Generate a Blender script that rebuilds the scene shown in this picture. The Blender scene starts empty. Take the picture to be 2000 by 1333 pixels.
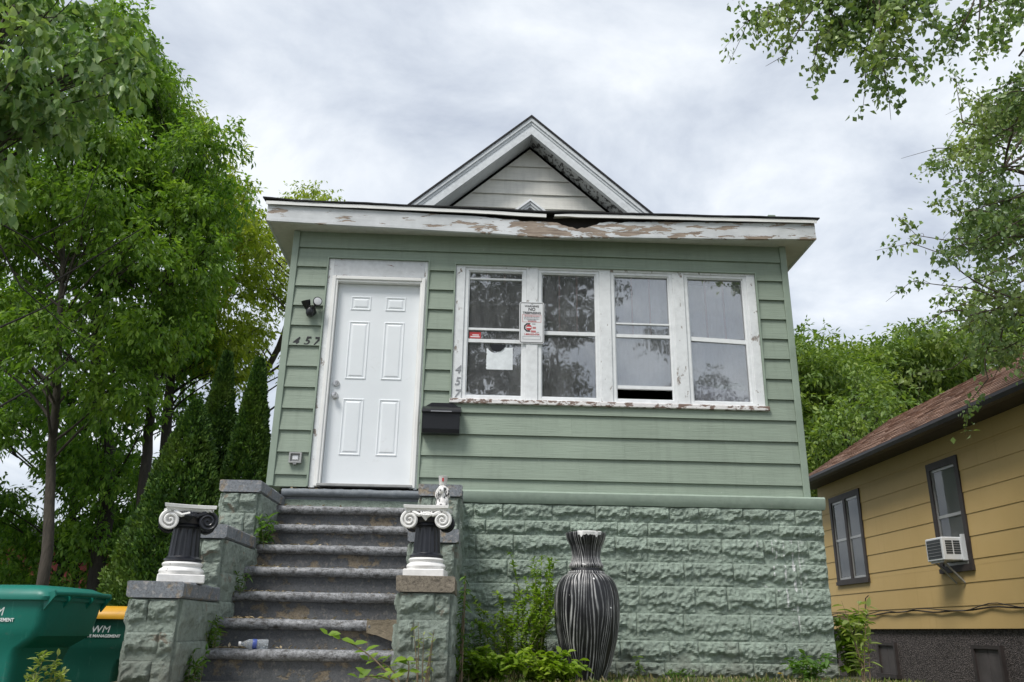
import bpy, bmesh, math, random
import numpy as np
from mathutils import Vector, Matrix, noise
random.seed(7); rng = np.random.default_rng(7)
sc = bpy.context.scene
col = sc.collection

# ------------------------------------------------------------------ camera
F_PX, YAW, PITCH, ROLL = 1625.8, math.radians(2.347), math.radians(19.204), math.radians(0.8906)
CAM = Vector((1.964, -7.941, -1.257))
_f = Vector((math.sin(YAW)*math.cos(PITCH), math.cos(YAW)*math.cos(PITCH), math.sin(PITCH)))
_r0 = Vector((math.cos(YAW), -math.sin(YAW), 0)); _u0 = _r0.cross(_f)
_r = math.cos(ROLL)*_r0 + math.sin(ROLL)*_u0; _u = -math.sin(ROLL)*_r0 + math.cos(ROLL)*_u0
cam = bpy.data.cameras.new('camera'); camo = bpy.data.objects.new('camera', cam); col.objects.link(camo)
m = Matrix((_r, _u, -_f)).transposed().to_4x4(); m.translation = CAM
camo.matrix_world = m
cam.sensor_width = 36; cam.lens = F_PX/2000*36; cam.clip_start = .05; cam.clip_end = 1500
sc.camera = camo
def ray(px, py): return _f + _r*((px-1000)/F_PX) - _u*((py-666.5)/F_PX)
def at(px, py, Y): d = ray(px, py); return CAM + d*((Y-CAM.y)/d.y)
def at_x(px, py, X): d = ray(px, py); return CAM + d*((X-CAM.x)/d.x)
def at_z(px, py, Z): d = ray(px, py); return CAM + d*((Z-CAM.z)/d.z)

# ------------------------------------------------------------------ world, sun, exposure
SUN_EL, SUN_AZ = math.radians(56), math.radians(220)
w = bpy.data.worlds.new('World'); sc.world = w; w.use_nodes = True
nt = w.node_tree; nt.nodes.clear()
def N(t, typ, **kw):
    n = t.nodes.new(typ)
    for k, v in kw.items():
        if k.startswith('i_'): n.inputs[k[2:].replace('_', ' ')].default_value = v
        elif isinstance(k, str): setattr(n, k, v)
    return n
out = N(nt, 'ShaderNodeOutputWorld'); bg = N(nt, 'ShaderNodeBackground'); bg.inputs[1].default_value = 1.0
sky = N(nt, 'ShaderNodeTexSky', sky_type='NISHITA', sun_disc=False); sky.sun_elevation = SUN_EL; sky.sun_rotation = SUN_AZ
sky.dust_density = 2.0
skm = N(nt, 'ShaderNodeVectorMath', operation='SCALE'); skm.inputs['Scale'].default_value = .065
nt.links.new(sky.outputs[0], skm.inputs[0])
tc = N(nt, 'ShaderNodeTexCoord'); sep = N(nt, 'ShaderNodeSeparateXYZ'); nt.links.new(tc.outputs['Generated'], sep.inputs[0])
ad = N(nt, 'ShaderNodeMath', operation='ADD'); ad.inputs[1].default_value = .35; nt.links.new(sep.outputs[2], ad.inputs[0])
mx = N(nt, 'ShaderNodeMath', operation='MAXIMUM'); mx.inputs[1].default_value = .12; nt.links.new(ad.outputs[0], mx.inputs[0])
dv = N(nt, 'ShaderNodeVectorMath', operation='DIVIDE'); cmb = N(nt, 'ShaderNodeCombineXYZ')
for i in range(3): nt.links.new(mx.outputs[0], cmb.inputs[i])
nt.links.new(tc.outputs['Generated'], dv.inputs[0]); nt.links.new(cmb.outputs[0], dv.inputs[1])
mp = N(nt, 'ShaderNodeMapping'); mp.inputs['Scale'].default_value = (1.6, 1.8, .9); mp.inputs['Location'].default_value = (3.1, 1.7, 0)
nt.links.new(dv.outputs[0], mp.inputs[0])
no = N(nt, 'ShaderNodeTexNoise'); no.inputs['Scale'].default_value = 2.1; no.inputs['Detail'].default_value = 9; no.inputs['Roughness'].default_value = .56
no.inputs['Distortion'].default_value = .35
nt.links.new(mp.outputs[0], no.inputs[0])
cr = N(nt, 'ShaderNodeValToRGB'); e = cr.color_ramp.elements
e[0].position = .33; e[0].color = (.288, .318, .372, 1); e[1].position = .66; e[1].color = (.53, .552, .575, 1)
k = e.new(.48); k.color = (.395, .425, .468, 1)
nt.links.new(no.outputs[0], cr.inputs[0])
mix = N(nt, 'ShaderNodeMix', data_type='RGBA'); mix.inputs[0].default_value = .86
nt.links.new(skm.outputs[0], mix.inputs[6]); nt.links.new(cr.outputs[0], mix.inputs[7])
nt.links.new(mix.outputs[2], bg.inputs[0]); nt.links.new(bg.outputs[0], out.inputs[0])
sl = bpy.data.lights.new('sun', 'SUN'); sl.energy = 1.5; sl.angle = math.radians(20); sl.color = (1, .965, .91)
so = bpy.data.objects.new('sun', sl); col.objects.link(so)
sd = Vector((math.sin(SUN_AZ)*math.cos(SUN_EL), math.cos(SUN_AZ)*math.cos(SUN_EL), math.sin(SUN_EL)))
so.rotation_euler = sd.to_track_quat('Z', 'Y').to_euler(); so.location = (0, -10, 30)
sc.view_settings.view_transform = 'Standard'; sc.view_settings.look = 'None'
sc.view_settings.exposure = 1.04; sc.view_settings.gamma = 1.0
sc.render.engine = 'CYCLES'
sc.cycles.max_bounces = 8; sc.cycles.transparent_max_bounces = 16

# ------------------------------------------------------------------ materials
def new_mat(name):
    m = bpy.data.materials.new(name); m.use_nodes = True
    t = m.node_tree; b = t.nodes['Principled BSDF']
    return m, t, b
def coords(t, scale=(1, 1, 1), rand=False, src='Object'):
    tc = N(t, 'ShaderNodeTexCoord'); mp = N(t, 'ShaderNodeMapping'); mp.inputs['Scale'].default_value = scale
    if rand:
        oi = N(t, 'ShaderNodeObjectInfo'); ml = N(t, 'ShaderNodeMath', operation='MULTIPLY'); ml.inputs[1].default_value = 37
        t.links.new(oi.outputs['Random'], ml.inputs[0])
        av = N(t, 'ShaderNodeVectorMath', operation='ADD'); t.links.new(tc.outputs[src], av.inputs[0]); t.links.new(ml.outputs[0], av.inputs[1])
        t.links.new(av.outputs[0], mp.inputs[0])
    else: t.links.new(tc.outputs[src], mp.inputs[0])
    return mp.outputs[0]
def nz(t, vec, scale, detail=6, rough=.6, dist=0):
    n = N(t, 'ShaderNodeTexNoise'); n.inputs['Scale'].default_value = scale; n.inputs['Detail'].default_value = detail
    n.inputs['Roughness'].default_value = rough; n.inputs['Distortion'].default_value = dist
    if vec is not None: t.links.new(vec, n.inputs[0])
    return n.outputs[0]
def ramp(t, f, stops):
    r = N(t, 'ShaderNodeValToRGB'); els = r.color_ramp.elements
    while len(els) < len(stops): els.new(.5)
    for e, (p, c) in zip(els, stops):
        e.position = p; e.color = (c, c, c, 1) if isinstance(c, (int, float)) else (*c, 1)
    t.links.new(f, r.inputs[0]); return r.outputs[0]
def mixc(t, f, a, b, blend='MIX'):
    n = N(t, 'ShaderNodeMix', data_type='RGBA', blend_type=blend)
    for s, v in ((0, f), (6, a), (7, b)):
        if isinstance(v, (int, float)): n.inputs[s].default_value = v
        elif isinstance(v, tuple): n.inputs[s].default_value = (*v, 1)
        else: t.links.new(v, n.inputs[s])
    return n.outputs[2]
def math_(t, op, a, b):
    n = N(t, 'ShaderNodeMath', operation=op)
    for i, v in enumerate((a, b)):
        if isinstance(v, (int, float)): n.inputs[i].default_value = v
        else: t.links.new(v, n.inputs[i])
    return n.outputs[0]
def bump(t, b, h, strength=.4, dist=.01):
    n = N(t, 'ShaderNodeBump'); n.inputs['Strength'].default_value = strength; n.inputs['Distance'].default_value = dist
    t.links.new(h, n.inputs['Height']); t.links.new(n.outputs[0], b.inputs['Normal'])
def mat_plain(name, c, rough=.6, var=.12, scale=6, metal=0, bmp=0, bs=60, spec=None):
    m, t, b = new_mat(name); v = coords(t)
    f = nz(t, v, scale); lo = tuple(x*(1-var*1.6) for x in c); hi = tuple(min(1, x*(1+var)) for x in c)
    t.links.new(ramp(t, f, [(.3, lo), (.7, hi)]), b.inputs['Base Color']); b.inputs['Roughness'].default_value = rough
    b.inputs['Metallic'].default_value = metal
    if spec is not None: b.inputs['Specular IOR Level'].default_value = spec
    if bmp: bump(t, b, nz(t, v, bs, 4), bmp, .01)
    return m
def mat_worn(name, paint, under, thr=.6, scale=9, stretch=(1, 1, 1), soft=.02, rough=.6, dirt=.25, grain=None, bmp=.35, chips=True, pvar=.06, speck=0):
    """paint over another ground, flaked off in patches"""
    m, t, b = new_mat(name); v = coords(t, stretch); vo = coords(t)
    f = nz(t, v, scale, 8, .65, .2)
    mask = ramp(t, f, [(thr-soft, 0), (thr+soft, 1)])
    d = nz(t, vo, 2.3, 5, .6)
    p = mixc(t, ramp(t, d, [(.35, 1.0), (.75, 0)]), tuple(x*(1-dirt) for x in paint), paint)
    g = nz(t, vo, 18, 5)
    p = mixc(t, ramp(t, g, [(.35, .0), (.7, 1)]), p, tuple(min(1, x*(1+pvar)) for x in paint))
    u = mixc(t, nz(t, v, scale*4, 6), tuple(x*.55 for x in under), tuple(min(1, x*1.3) for x in under))
    cc = mixc(t, mask, p, u)
    if speck:
        s1 = nz(t, vo, 75, 4, .7); s2 = nz(t, vo, 28, 6, .75)
        cc = mixc(t, ramp(t, s1, [(.38, speck), (.52, 0)]), cc, tuple(x*.35 for x in paint)); cc = mixc(t, ramp(t, s2, [(.54, 0), (.66, speck)]), cc, tuple(min(1, x*1.2+y*.75) for x, y in zip(paint, under)))
    t.links.new(cc, b.inputs['Base Color']); b.inputs['Roughness'].default_value = rough
    h = mixc(t, .5, mask, nz(t, coords(t, grain or (1, 1, 1)), 40, 5)) 
    inv = N(t, 'ShaderNodeInvert'); t.links.new(h, inv.inputs[1])
    bump(t, b, inv.outputs[0], bmp, .006)
    return m
M = {}
def mat_siding(name, c, rough=.62):
    m, t, b = new_mat(name); v = coords(t, (2.2, 2.2, 60), True); vo = coords(t)
    g = nz(t, v, 1.6, 6, .65, .6)
    d = nz(t, vo, 1.1, 5, .55)
    base = mixc(t, ramp(t, d, [(.3, 0), (.72, 1)]), tuple(x*.84 for x in c), tuple(x*1.06 for x in c))
    oi = N(t, 'ShaderNodeObjectInfo')
    base = mixc(t, ramp(t, oi.outputs['Random'], [(0, 0), (1, .35)]), base, tuple(x*.86 for x in c))
    vs = nz(t, coords(t, (9, 9, .5)), 1.6, 5, .6); base = mixc(t, ramp(t, vs, [(.50, 0), (.74, .42)]), base, tuple(x*.66 for x in c))
    sp = nz(t, vo, 55, 2, .5); base = mixc(t, ramp(t, sp, [(.755, 0), (.775, .55)]), base, (.62, .64, .6))
    base = mixc(t, ramp(t, g, [(.3, .42), (.56, 0)]), base, tuple(x*.62 for x in c))
    t.links.new(base, b.inputs['Base Color']); b.inputs['Roughness'].default_value = rough
    bump(t, b, g, .6, .006)
    return m
M['green'] = mat_siding('sage_paint', (.288, .352, .280))
M['green_trim'] = mat_plain('sage_trim_paint', (.275, .34, .272), .55, .1, 3)
M['gable'] = mat_siding('gable_siding_paint', (.80, .79, .73))
M['yellow'] = None
def mat_yellow():
    m, t, b = new_mat('ochre_paint'); vo = coords(t); d = nz(t, vo, .8, 6)
    c = mixc(t, ramp(t, d, [(.3, 0), (.7, 1)]), (.57, .395, .155), (.635, .45, .19))
    vs = coords(t, (6, 6, .35)); s = nz(t, vs, 2.0, 5); c = mixc(t, ramp(t, s, [(.58, 0), (.8, .35)]), c, (.42, .26, .08))
    t.links.new(c, b.inputs['Base Color']); b.inputs['Roughness'].default_value = .65
    bump(t, b, nz(t, coords(t, (30, 3, 30)), 2, 4), .15, .003); return m
M['yellow'] = mat_yellow()
M['white'] = mat_worn('white_trim_paint', (.77, .79, .80), (.33, .30, .27), .685, 8, (1, 1, .35), .03, .55, .16, None, .25)
M['white_old'] = mat_worn('flaking_white_paint', (.74, .76, .77), (.27, .23, .20), .63, 14, (1, 1, .5), .02, .6, .22, None, .5)
M['sill'] = mat_worn('flaking_sill_paint', (.78, .76, .75), (.22, .15, .12), .53, 26, (.5, 1, 1), .02, .6, .2, None, .6)
M['casing_top'] = mat_worn('door_head_paint', (.60, .62, .64), (.20, .09, .09), .64, 20, (.35, 1, 1.6), .02, .6, .2, None, .4)
M['clean_white'] = mat_plain('clean_white_trim', (.83, .83, .81), .5, .05, 3)
M['door'] = mat_plain('white_door_paint', (.80, .83, .86), .38, .06, 2.6)
def mat_door():
    m, t, b = new_mat('white_door_paint'); vo = coords(t); c = mixc(t, ramp(t, nz(t, vo, 1.6, 6), [(.35, 0), (.7, 1)]), (.755, .79, .815), (.82, .85, .875))
    sm_ = nz(t, vo, 4.5, 7, .7, .4); c = mixc(t, ramp(t, sm_, [(.62, 0), (.74, .38)]), c, (.55, .55, .53))
    sc_ = nz(t, coords(t, (3, 3, 22)), 5, 3, .5, .8); c = mixc(t, ramp(t, sc_, [(.76, 0), (.78, .5)]), c, (.40, .40, .40))
    t.links.new(c, b.inputs['Base Color']); b.inputs['Roughness'].default_value = .4; return m
M['door'] = mat_door()
M['soffit'] = mat_worn('soffit_paint', (.60, .60, .57), (.16, .13, .11), .72, 16, (.4, 1, 1), .02, .7, .2)
M['rake'] = mat_worn('rake_board_paint', (.66, .69, .71), (.20, .20, .20), .70, 24, (1, 1, 1), .03, .6, .25)
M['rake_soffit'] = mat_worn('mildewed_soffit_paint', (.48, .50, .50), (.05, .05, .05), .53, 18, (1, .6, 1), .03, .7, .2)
def mat_fascia():
    m, t, b = new_mat('rotted_fascia_paint'); v = coords(t, (1, 1, 4.6)); vo = coords(t)
    tc = N(t, 'ShaderNodeTexCoord'); sx = N(t, 'ShaderNodeSeparateXYZ'); t.links.new(tc.outputs['Object'], sx.inputs[0])
    wear = N(t, 'ShaderNodeMapRange'); t.links.new(sx.outputs[0], wear.inputs[0])
    wr = ramp(t, math_(t, 'MULTIPLY', math_(t, 'ADD', sx.outputs[0], .3), 1/5.8), [(0, .30), (.05, .10), (.16, .0), (.33, .12), (.42, .40), (.58, .46), (.70, .22), (.80, .24), (.90, .12), (1, .36)])
    f = nz(t, v, 3.4, 9, .62, .35)
    mk = ramp(t, math_(t, 'ADD', f, math_(t, 'MULTIPLY', wr, .34)), [(.605, 0), (.625, 1)])
    g = nz(t, coords(t, (3, 1, 40)), 2.2, 6)
    wood = mixc(t, ramp(t, g, [(.3, 0), (.7, 1)]), (.17, .125, .095), (.42, .345, .275))
    p = mixc(t, ramp(t, nz(t, vo, 3, 6), [(.35, 0), (.75, 1)]), (.52, .54, .55), (.74, .76, .78))
    t.links.new(mixc(t, mk, p, wood), b.inputs['Base Color']); b.inputs['Roughness'].default_value = .65
    inv = N(t, 'ShaderNodeInvert'); t.links.new(mixc(t, .35, mk, g), inv.inputs[1]); bump(t, b, inv.outputs[0], .6, .008)
    return m
M['fascia'] = mat_fascia()
M['roofing'] = mat_plain('black_roofing', (.022, .022, .024), .85, .3, 9, bmp=.5, bs=90)
M['dark'] = mat_plain('painted_cavity_shade', (.02, .018, .016), .9, .2, 5)  # near-black colour standing in for the shade inside roof hollows
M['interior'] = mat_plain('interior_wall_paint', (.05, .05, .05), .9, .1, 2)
def mat_stone(name, c, tan=.0, drips=False):
    m, t, b = new_mat(name); vo = coords(t); 
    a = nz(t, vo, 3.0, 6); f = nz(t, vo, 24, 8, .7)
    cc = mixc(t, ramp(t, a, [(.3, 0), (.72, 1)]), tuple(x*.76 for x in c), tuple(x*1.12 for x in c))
    cc = mixc(t, ramp(t, f, [(.36, .55), (.52, 0)]), cc, tuple(x*.45 for x in c)); cc = mixc(t, ramp(t, f, [(.52, 0), (.72, .5)]), cc, tuple(min(1, x*1.45) for x in c))  # noise mottling paints recess darkness and bright edges into the colour
    w2 = nz(t, vo, 13, 8, .72, .4); cc = mixc(t, ramp(t, w2, [(.665, 0), (.70, .6)]), cc, (.52, .55, .50))
    if tan:
        w3 = nz(t, vo, 6, 8, .7, .5); cc = mixc(t, ramp(t, w3, [(.64-tan, 0), (.68-tan, .9)]), cc, (.30, .25, .19))
    oi = N(t, 'ShaderNodeObjectInfo'); cc = mixc(t, ramp(t, oi.outputs['Random'], [(0, 0), (1, .45)]), cc, tuple(x*.70 for x in c))
    tcz = N(t, 'ShaderNodeTexCoord'); sz = N(t, 'ShaderNodeSeparateXYZ'); t.links.new(tcz.outputs['Object'], sz.inputs[0])
    spl = math_(t, 'ADD', math_(t, 'MULTIPLY', sz.outputs[2], -.9), math_(t, 'MULTIPLY', nz(t, vo, 4, 7, .7), .75))   # soil splashed up from the ground
    cc = mixc(t, ramp(t, math_(t, 'SUBTRACT', spl, 1.0), [(.56, 0), (.80, .55)]), cc, (.16, .15, .12))
    if drips:   # white paint that was splashed on the wall and ran down
        tc_ = N(t, 'ShaderNodeTexCoord'); sx = N(t, 'ShaderNodeSeparateXYZ'); t.links.new(tc_.outputs['Object'], sx.inputs[0])
        bx_ = ramp(t, math_(t, 'MULTIPLY', sx.outputs[0], 1/6), [(.735, 0), (.765, 1), (.825, 1), (.845, 0)])
        bz_ = ramp(t, math_(t, 'ADD', math_(t, 'MULTIPLY', sx.outputs[2], .5), 1.0), [(.36, 0), (.45, .75), (.74, 1), (.79, .55), (.80, 0)])
        st = nz(t, coords(t, (26, 26, .9)), 1.0, 2, .4, .15); sp_ = nz(t, vo, 7.5, 3, .5, .3)
        k_ = math_(t, 'MULTIPLY', math_(t, 'MULTIPLY', bx_, bz_), math_(t, 'MAXIMUM', ramp(t, st, [(.655, 0), (.675, 1)]), ramp(t, sp_, [(.70, 0), (.72, 1)])))
        cc = mixc(t, k_, cc, (.80, .81, .80))
    t.links.new(cc, b.inputs['Base Color']); b.inputs['Roughness'].default_value = .75
    h = math_(t, 'ADD', nz(t, vo, 30, 9, .78, .8), math_(t, 'MULTIPLY', nz(t, vo, 95, 4, .7), .5))
    bump(t, b, h, 1.0, .028); return m
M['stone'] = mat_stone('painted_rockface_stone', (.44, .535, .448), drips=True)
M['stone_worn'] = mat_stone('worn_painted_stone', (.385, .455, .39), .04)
M['ledge'] = mat_worn('ledge_paint', (.30, .37, .305), (.38, .41, .36), .68, 14, (1, 1, 1), .04, .65, .2, None, .4)
M['cap'] = mat_worn('grey_painted_cap', (.205, .222, .245), (.33, .26, .18), .585, 9, (1, 1, 1), .05, .7, .35, None, .8, speck=.6)
M['cap_bare'] = mat_worn('bare_concrete_cap', (.24, .205, .16), (.12, .10, .08), .60, 22, (1, 1, 1), .08, .85, .3, None, .9, speck=.7)
M['riser'] = mat_worn('grey_riser_paint', (.118, .123, .131), (.24, .195, .135), .56, 7, (.8, 1, 1.1), .022, .7, .35, None, .9, speck=.5)
M['riser_top'] = mat_worn('blue_grey_riser_paint', (.165, .185, .205), (.24, .21, .17), .69, 7, (.6, 1, 1), .03, .6, .2, None, .4, speck=.25)
M['nosing'] = mat_worn('scuffed_nosing_paint', (.225, .23, .24), (.06, .055, .05), .57, 30, (.6, 1, 1), .08, .55, .35, None, .8, pvar=.5, speck=.8)
M['patch'] = mat_plain('concrete_patch', (.27, .225, .16), .85, .25, 14, bmp=.6, bs=70)
M['black_plastic'] = mat_plain('black_plastic', (.012, .013, .016), .32, .1, 4)
M['black_paint'] = mat_worn('gloss_black_paint', (.010, .011, .016), (.45, .45, .45), .735, 18, (1, 1, 1), .02, .3, .2, None, .25, pvar=.6)
M['plaster'] = mat_worn('white_plaster', (.82, .81, .79), (.22, .20, .18), .675, 16, (1, 1, .6), .025, .55, .24, None, .4)
M['grey_metal'] = mat_plain('grey_metal', (.42, .42, .41), .4, .12, 8, .4)
M['nickel'] = mat_plain('satin_nickel', (.62, .61, .6), .28, .05, 8, 1)
M['lamp_lens'] = mat_plain('lamp_lens', (.72, .73, .75), .2, .04, 30)
M['sign_white'] = mat_plain('sign_face', (.74, .75, .76), .35, .04, 5)
M['ink_black'] = mat_plain('ink_black', (.015, .015, .018), .5, .1, 5)
M['ink_red'] = mat_plain('ink_red', (.50, .045, .05), .5, .1, 5)
M['ink_grey'] = mat_plain('ink_grey', (.30, .31, .33), .5, .1, 5)
M['white_ink'] = mat_plain('white_print', (.78, .8, .8), .5, .06, 9)
M['paper'] = mat_plain('paper', (.74, .78, .80), .8, .1, 12)
M['muntin'] = mat_plain('red_brown_muntin', (.42, .19, .17), .5, .15, 8)
M['curtain_dark'] = mat_plain('dark_green_board', (.035, .052, .050), .8, .2, 3)
M['curtain_black'] = mat_plain('charcoal_curtain', (.075, .076, .078), .9, .25, 3)
M['curtain_lilac'] = mat_plain('grey_lilac_curtain', (.74, .72, .78), .9, .06, 3)
M['blanket'] = mat_plain('lilac_blanket', (.86, .78, .95), .9, .1, 5)
M['blanket2'] = mat_plain('mint_blanket', (.78, .88, .83), .9, .25, 30)
def mat_glass(name, refl=.16, tint=(.95, .97, .97), wav=.0):
    m, t, b = new_mat(name); t.nodes.remove(b)
    o = t.nodes['Material Output']; tr = N(t, 'ShaderNodeBsdfTransparent'); tr.inputs[0].default_value = (*tint, 1)
    gl = N(t, 'ShaderNodeBsdfGlossy'); gl.inputs['Roughness'].default_value = .015; gl.inputs[0].default_value = (1, 1, 1, 1)
    if wav:
        bp = N(t, 'ShaderNodeBump'); bp.inputs['Strength'].default_value = wav; bp.inputs['Distance'].default_value = .02
        t.links.new(nz(t, coords(t, (1, 1, .6)), 3.2, 2, .5, .4), bp.inputs['Height']); t.links.new(bp.outputs[0], gl.inputs['Normal'])
    df = N(t, 'ShaderNodeBsdfDiffuse'); df.inputs[0].default_value = (.52, .53, .54, 1)
    ms = N(t, 'ShaderNodeMixShader'); fr = N(t, 'ShaderNodeFresnel'); fr.inputs[0].default_value = 1.5
    a = math_(t, 'ADD', fr.outputs[0], refl-.04)
    t.links.new(a, ms.inputs[0]); t.links.new(tr.outputs[0], ms.inputs[1]); t.links.new(gl.outputs[0], ms.inputs[2])
    ms2 = N(t, 'ShaderNodeMixShader'); f = ramp(t, nz(t, coords(t, (1, 1, .5)), 7, 7, .7), [(.35, .08), (.75, .20)])
    t.links.new(f, ms2.inputs[0]); t.links.new(ms.outputs[0], ms2.inputs[1]); t.links.new(df.outputs[0], ms2.inputs[2])
    t.links.new(ms2.outputs[0], o.inputs[0]); return m
M['glass'] = mat_glass('window_glass', .21, wav=.12)
M['glass_far'] = mat_glass('neighbour_window_glass', .06)
def mat_bottle():
    m, t, b = new_mat('clear_plastic'); b.inputs['Base Color'].default_value = (.85, .9, .94, 1); b.inputs['Roughness'].default_value = .12
    b.inputs['Transmission Weight'].default_value = .75; b.inputs['IOR'].default_value = 1.2; return m
M['bottle'] = mat_bottle()
M['blue_label'] = mat_plain('blue_label', (.06, .10, .38), .4, .1, 20)
def mat_bin(name, c):
    m, t, b = new_mat(name); vo = coords(t); d = nz(t, vo, 2.0, 7, .6)
    cc = mixc(t, ramp(t, d, [(.3, 0), (.7, 1)]), tuple(x*.8 for x in c), tuple(x*1.12 for x in c))
    s = nz(t, coords(t, (18, 18, 1.2)), 2.4, 6, .7); cc = mixc(t, ramp(t, s, [(.60, 0), (.70, .4)]), cc, tuple(x*1.3+.06 for x in c)); d2 = nz(t, vo, 9, 8, .75); cc = mixc(t, ramp(t, d2, [(.60, 0), (.72, .4)]), cc, (.14, .14, .12))
    t.links.new(cc, b.inputs['Base Color']); b.inputs['Roughness'].default_value = .42
    bump(t, b, nz(t, vo, 120, 3), .08, .002); return m
M['bin_green'] = mat_bin('green_cart_plastic', (.004, .165, .125))
M['bin_dark'] = mat_bin('dark_green_cart_plastic', (.006, .088, .062))
M['bin_yellow'] = mat_bin('yellow_lid_plastic', (.66, .34, .02))
M['brown_trim'] = mat_plain('dark_brown_trim', (.043, .034, .032), .6, .2, 6)
M['gutter'] = mat_plain('gutter_black', (.026, .022, .023), .45, .2, 6)
def mat_stucco():
    m, t, b = new_mat('pebbled_brown_stucco'); vo = coords(t)
    vr = N(t, 'ShaderNodeTexVoronoi'); vr.inputs['Scale'].default_value = 55; t.links.new(vo, vr.inputs[0])
    f = nz(t, vo, 42, 5, .7); c = mixc(t, ramp(t, f, [(.38, 0), (.62, 1)]), (.018, .015, .015), (.16, .135, .13))
    t.links.new(c, b.inputs['Base Color']); b.inputs['Roughness'].default_value = .8
    bump(t, b, math_(t, 'ADD', vr.outputs['Distance'], f), .9, .02); return m
M['stucco'] = mat_stucco()
def mat_shingle():
    m, t, b = new_mat('brown_shingle'); vo = coords(t)
    g = N(t, 'ShaderNodeNewGeometry')
    c = ramp(t, g.outputs['Random Per Island'], [(0, (.24, .15, .11)), (.5, (.38, .245, .185)), (1, (.50, .34, .26))])
    c = mixc(t, ramp(t, nz(t, vo, 90, 3), [(.35, .5), (.6, 0)]), c, (.09, .06, .05))
    t.links.new(c, b.inputs['Base Color']); b.inputs['Roughness'].default_value = .9
    bump(t, b, nz(t, vo, 160, 3), .4, .004); return m
M['shingle'] = mat_shingle()
M['ac_white'] = mat_plain('ac_casing', (.70, .72, .74), .45, .05, 3)
M['ac_dark'] = mat_plain('ac_grille', (.045, .05, .055), .5, .15, 20)
M['green_shade'] = mat_plain('roller_blind', (.10, .14, .13), .8, .1, 4)
M['lace'] = mat_plain('lace_curtain', (.12, .125, .125), .9, .4, 40)
M['grey_panel'] = mat_plain('basement_panel', (.085, .075, .075), .7, .15, 5)
M['red_wall'] = mat_plain('red_wall_paint', (.36, .075, .07), .7, .25, 6)
M['concrete'] = mat_plain('concrete', (.34, .31, .27), .9, .2, 7, bmp=.4, bs=60)
M['asphalt'] = mat_plain('asphalt', (.05, .05, .052), .9, .2, 5, bmp=.4, bs=80)
def mat_leaf(name, stops, trans=.35, rough=.5, spec=.35):
    m, t, b = new_mat(name); g = N(t, 'ShaderNodeNewGeometry'); o = t.nodes['Material Output']
    c = ramp(t, g.outputs['Random Per Island'], stops)
    big = nz(t, coords(t), .55, 3); c = mixc(t, ramp(t, big, [(.3, .35), (.7, 0)]), c, tuple(x*.72 for x in stops[0][1]))
    yl = nz(t, coords(t), 1.3, 3); c = mixc(t, ramp(t, yl, [(.52, 0), (.72, .45)]), c, tuple(x*y for x, y in zip(stops[-1][1], (1.25, 1.05, .8))))
    t.links.new(c, b.inputs['Base Color']); b.inputs['Roughness'].default_value = rough; b.inputs['Specular IOR Level'].default_value = spec
    tr = N(t, 'ShaderNodeBsdfTranslucent'); ct = mixc(t, 1.0, c, (1.25, 1.35, .55), 'MULTIPLY'); t.links.new(ct, tr.inputs[0])
    ms = N(t, 'ShaderNodeMixShader'); ms.inputs[0].default_value = trans
    t.links.new(b.outputs[0], ms.inputs[1]); t.links.new(tr.outputs[0], ms.inputs[2]); t.links.new(ms.outputs[0], o.inputs[0]); return m
M['leaf_mid'] = mat_leaf('leaf_mid_green', [(0, (0.098, 0.186, 0.031)), (.6, (0.184, 0.327, 0.051)), (1, (0.307, 0.466, 0.079))], .42)
M['leaf_dark'] = mat_leaf('leaf_dark_green', [(0, (0.088, 0.186, 0.036)), (.6, (0.161, 0.317, 0.051)), (1, (0.299, 0.492, 0.075))], .38)
M['leaf_yellow'] = mat_leaf('leaf_yellow_green', [(0, (0.182, 0.256, 0.030)), (.6, (0.311, 0.403, 0.047)), (1, (0.470, 0.530, 0.074))], .45)
M['leaf_grey'] = mat_leaf('leaf_grey_green', [(0, (0.121, 0.220, 0.078)), (.6, (0.242, 0.384, 0.133)), (1, (0.460, 0.581, 0.255))], .32, .4, .5)
M['leaf_over'] = mat_leaf('leaf_overhang', [(0, (0.115, 0.189, 0.066)), (.6, (0.204, 0.318, 0.104)), (1, (0.410, 0.528, 0.204))], .28, .4, .5)
M['leaf_mirror_dim'] = mat_leaf('mirror_dimmed_leaf', [(0, (.045, .055, .035)), (.6, (.07, .085, .05)), (1, (.11, .125, .08))], .2)  # dimness of the mirrored crowns put into the colour: greyer, darker leaves
M['leaf_far'] = mat_leaf('far_tree_leaf', [(0, (0.093, 0.157, 0.043)), (.6, (0.178, 0.273, 0.065)), (1, (0.312, 0.419, 0.094))], .35)
M['leaf_cedar'] = mat_leaf('cedar_spray', [(0, (0.026, 0.064, 0.015)), (.55, (0.067, 0.147, 0.029)), (.8, (0.126, 0.237, 0.042)), (1, (0.177, 0.284, 0.052))], .2, .6)
M['leaf_weed'] = mat_leaf('weed_leaf', [(0, (0.132, 0.234, 0.023)), (.6, (0.225, 0.361, 0.034)), (1, (0.356, 0.493, 0.069))], .4)
M['leaf_weed_dark'] = mat_leaf('weed_leaf_dark', [(0, (0.072, 0.156, 0.029)), (.6, (0.117, 0.234, 0.042)), (1, (0.195, 0.338, 0.065))], .4)
M['leaf_pale'] = mat_leaf('pale_weed_leaf', [(0, (.20, .27, .07)), (.6, (.32, .39, .13)), (1, (.46, .50, .22))], .4)
M['grass'] = mat_leaf('grass_blade', [(0, (.075, .115, .022)), (.45, (.13, .19, .035)), (.62, (.20, .24, .06)), (.7, (.36, .29, .15)), (1, (.45, .37, .22))], .3)
M['litter'] = mat_leaf('dry_litter', [(0, (.22, .16, .09)), (.6, (.36, .29, .18)), (1, (.50, .43, .30))], .1)
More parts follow.
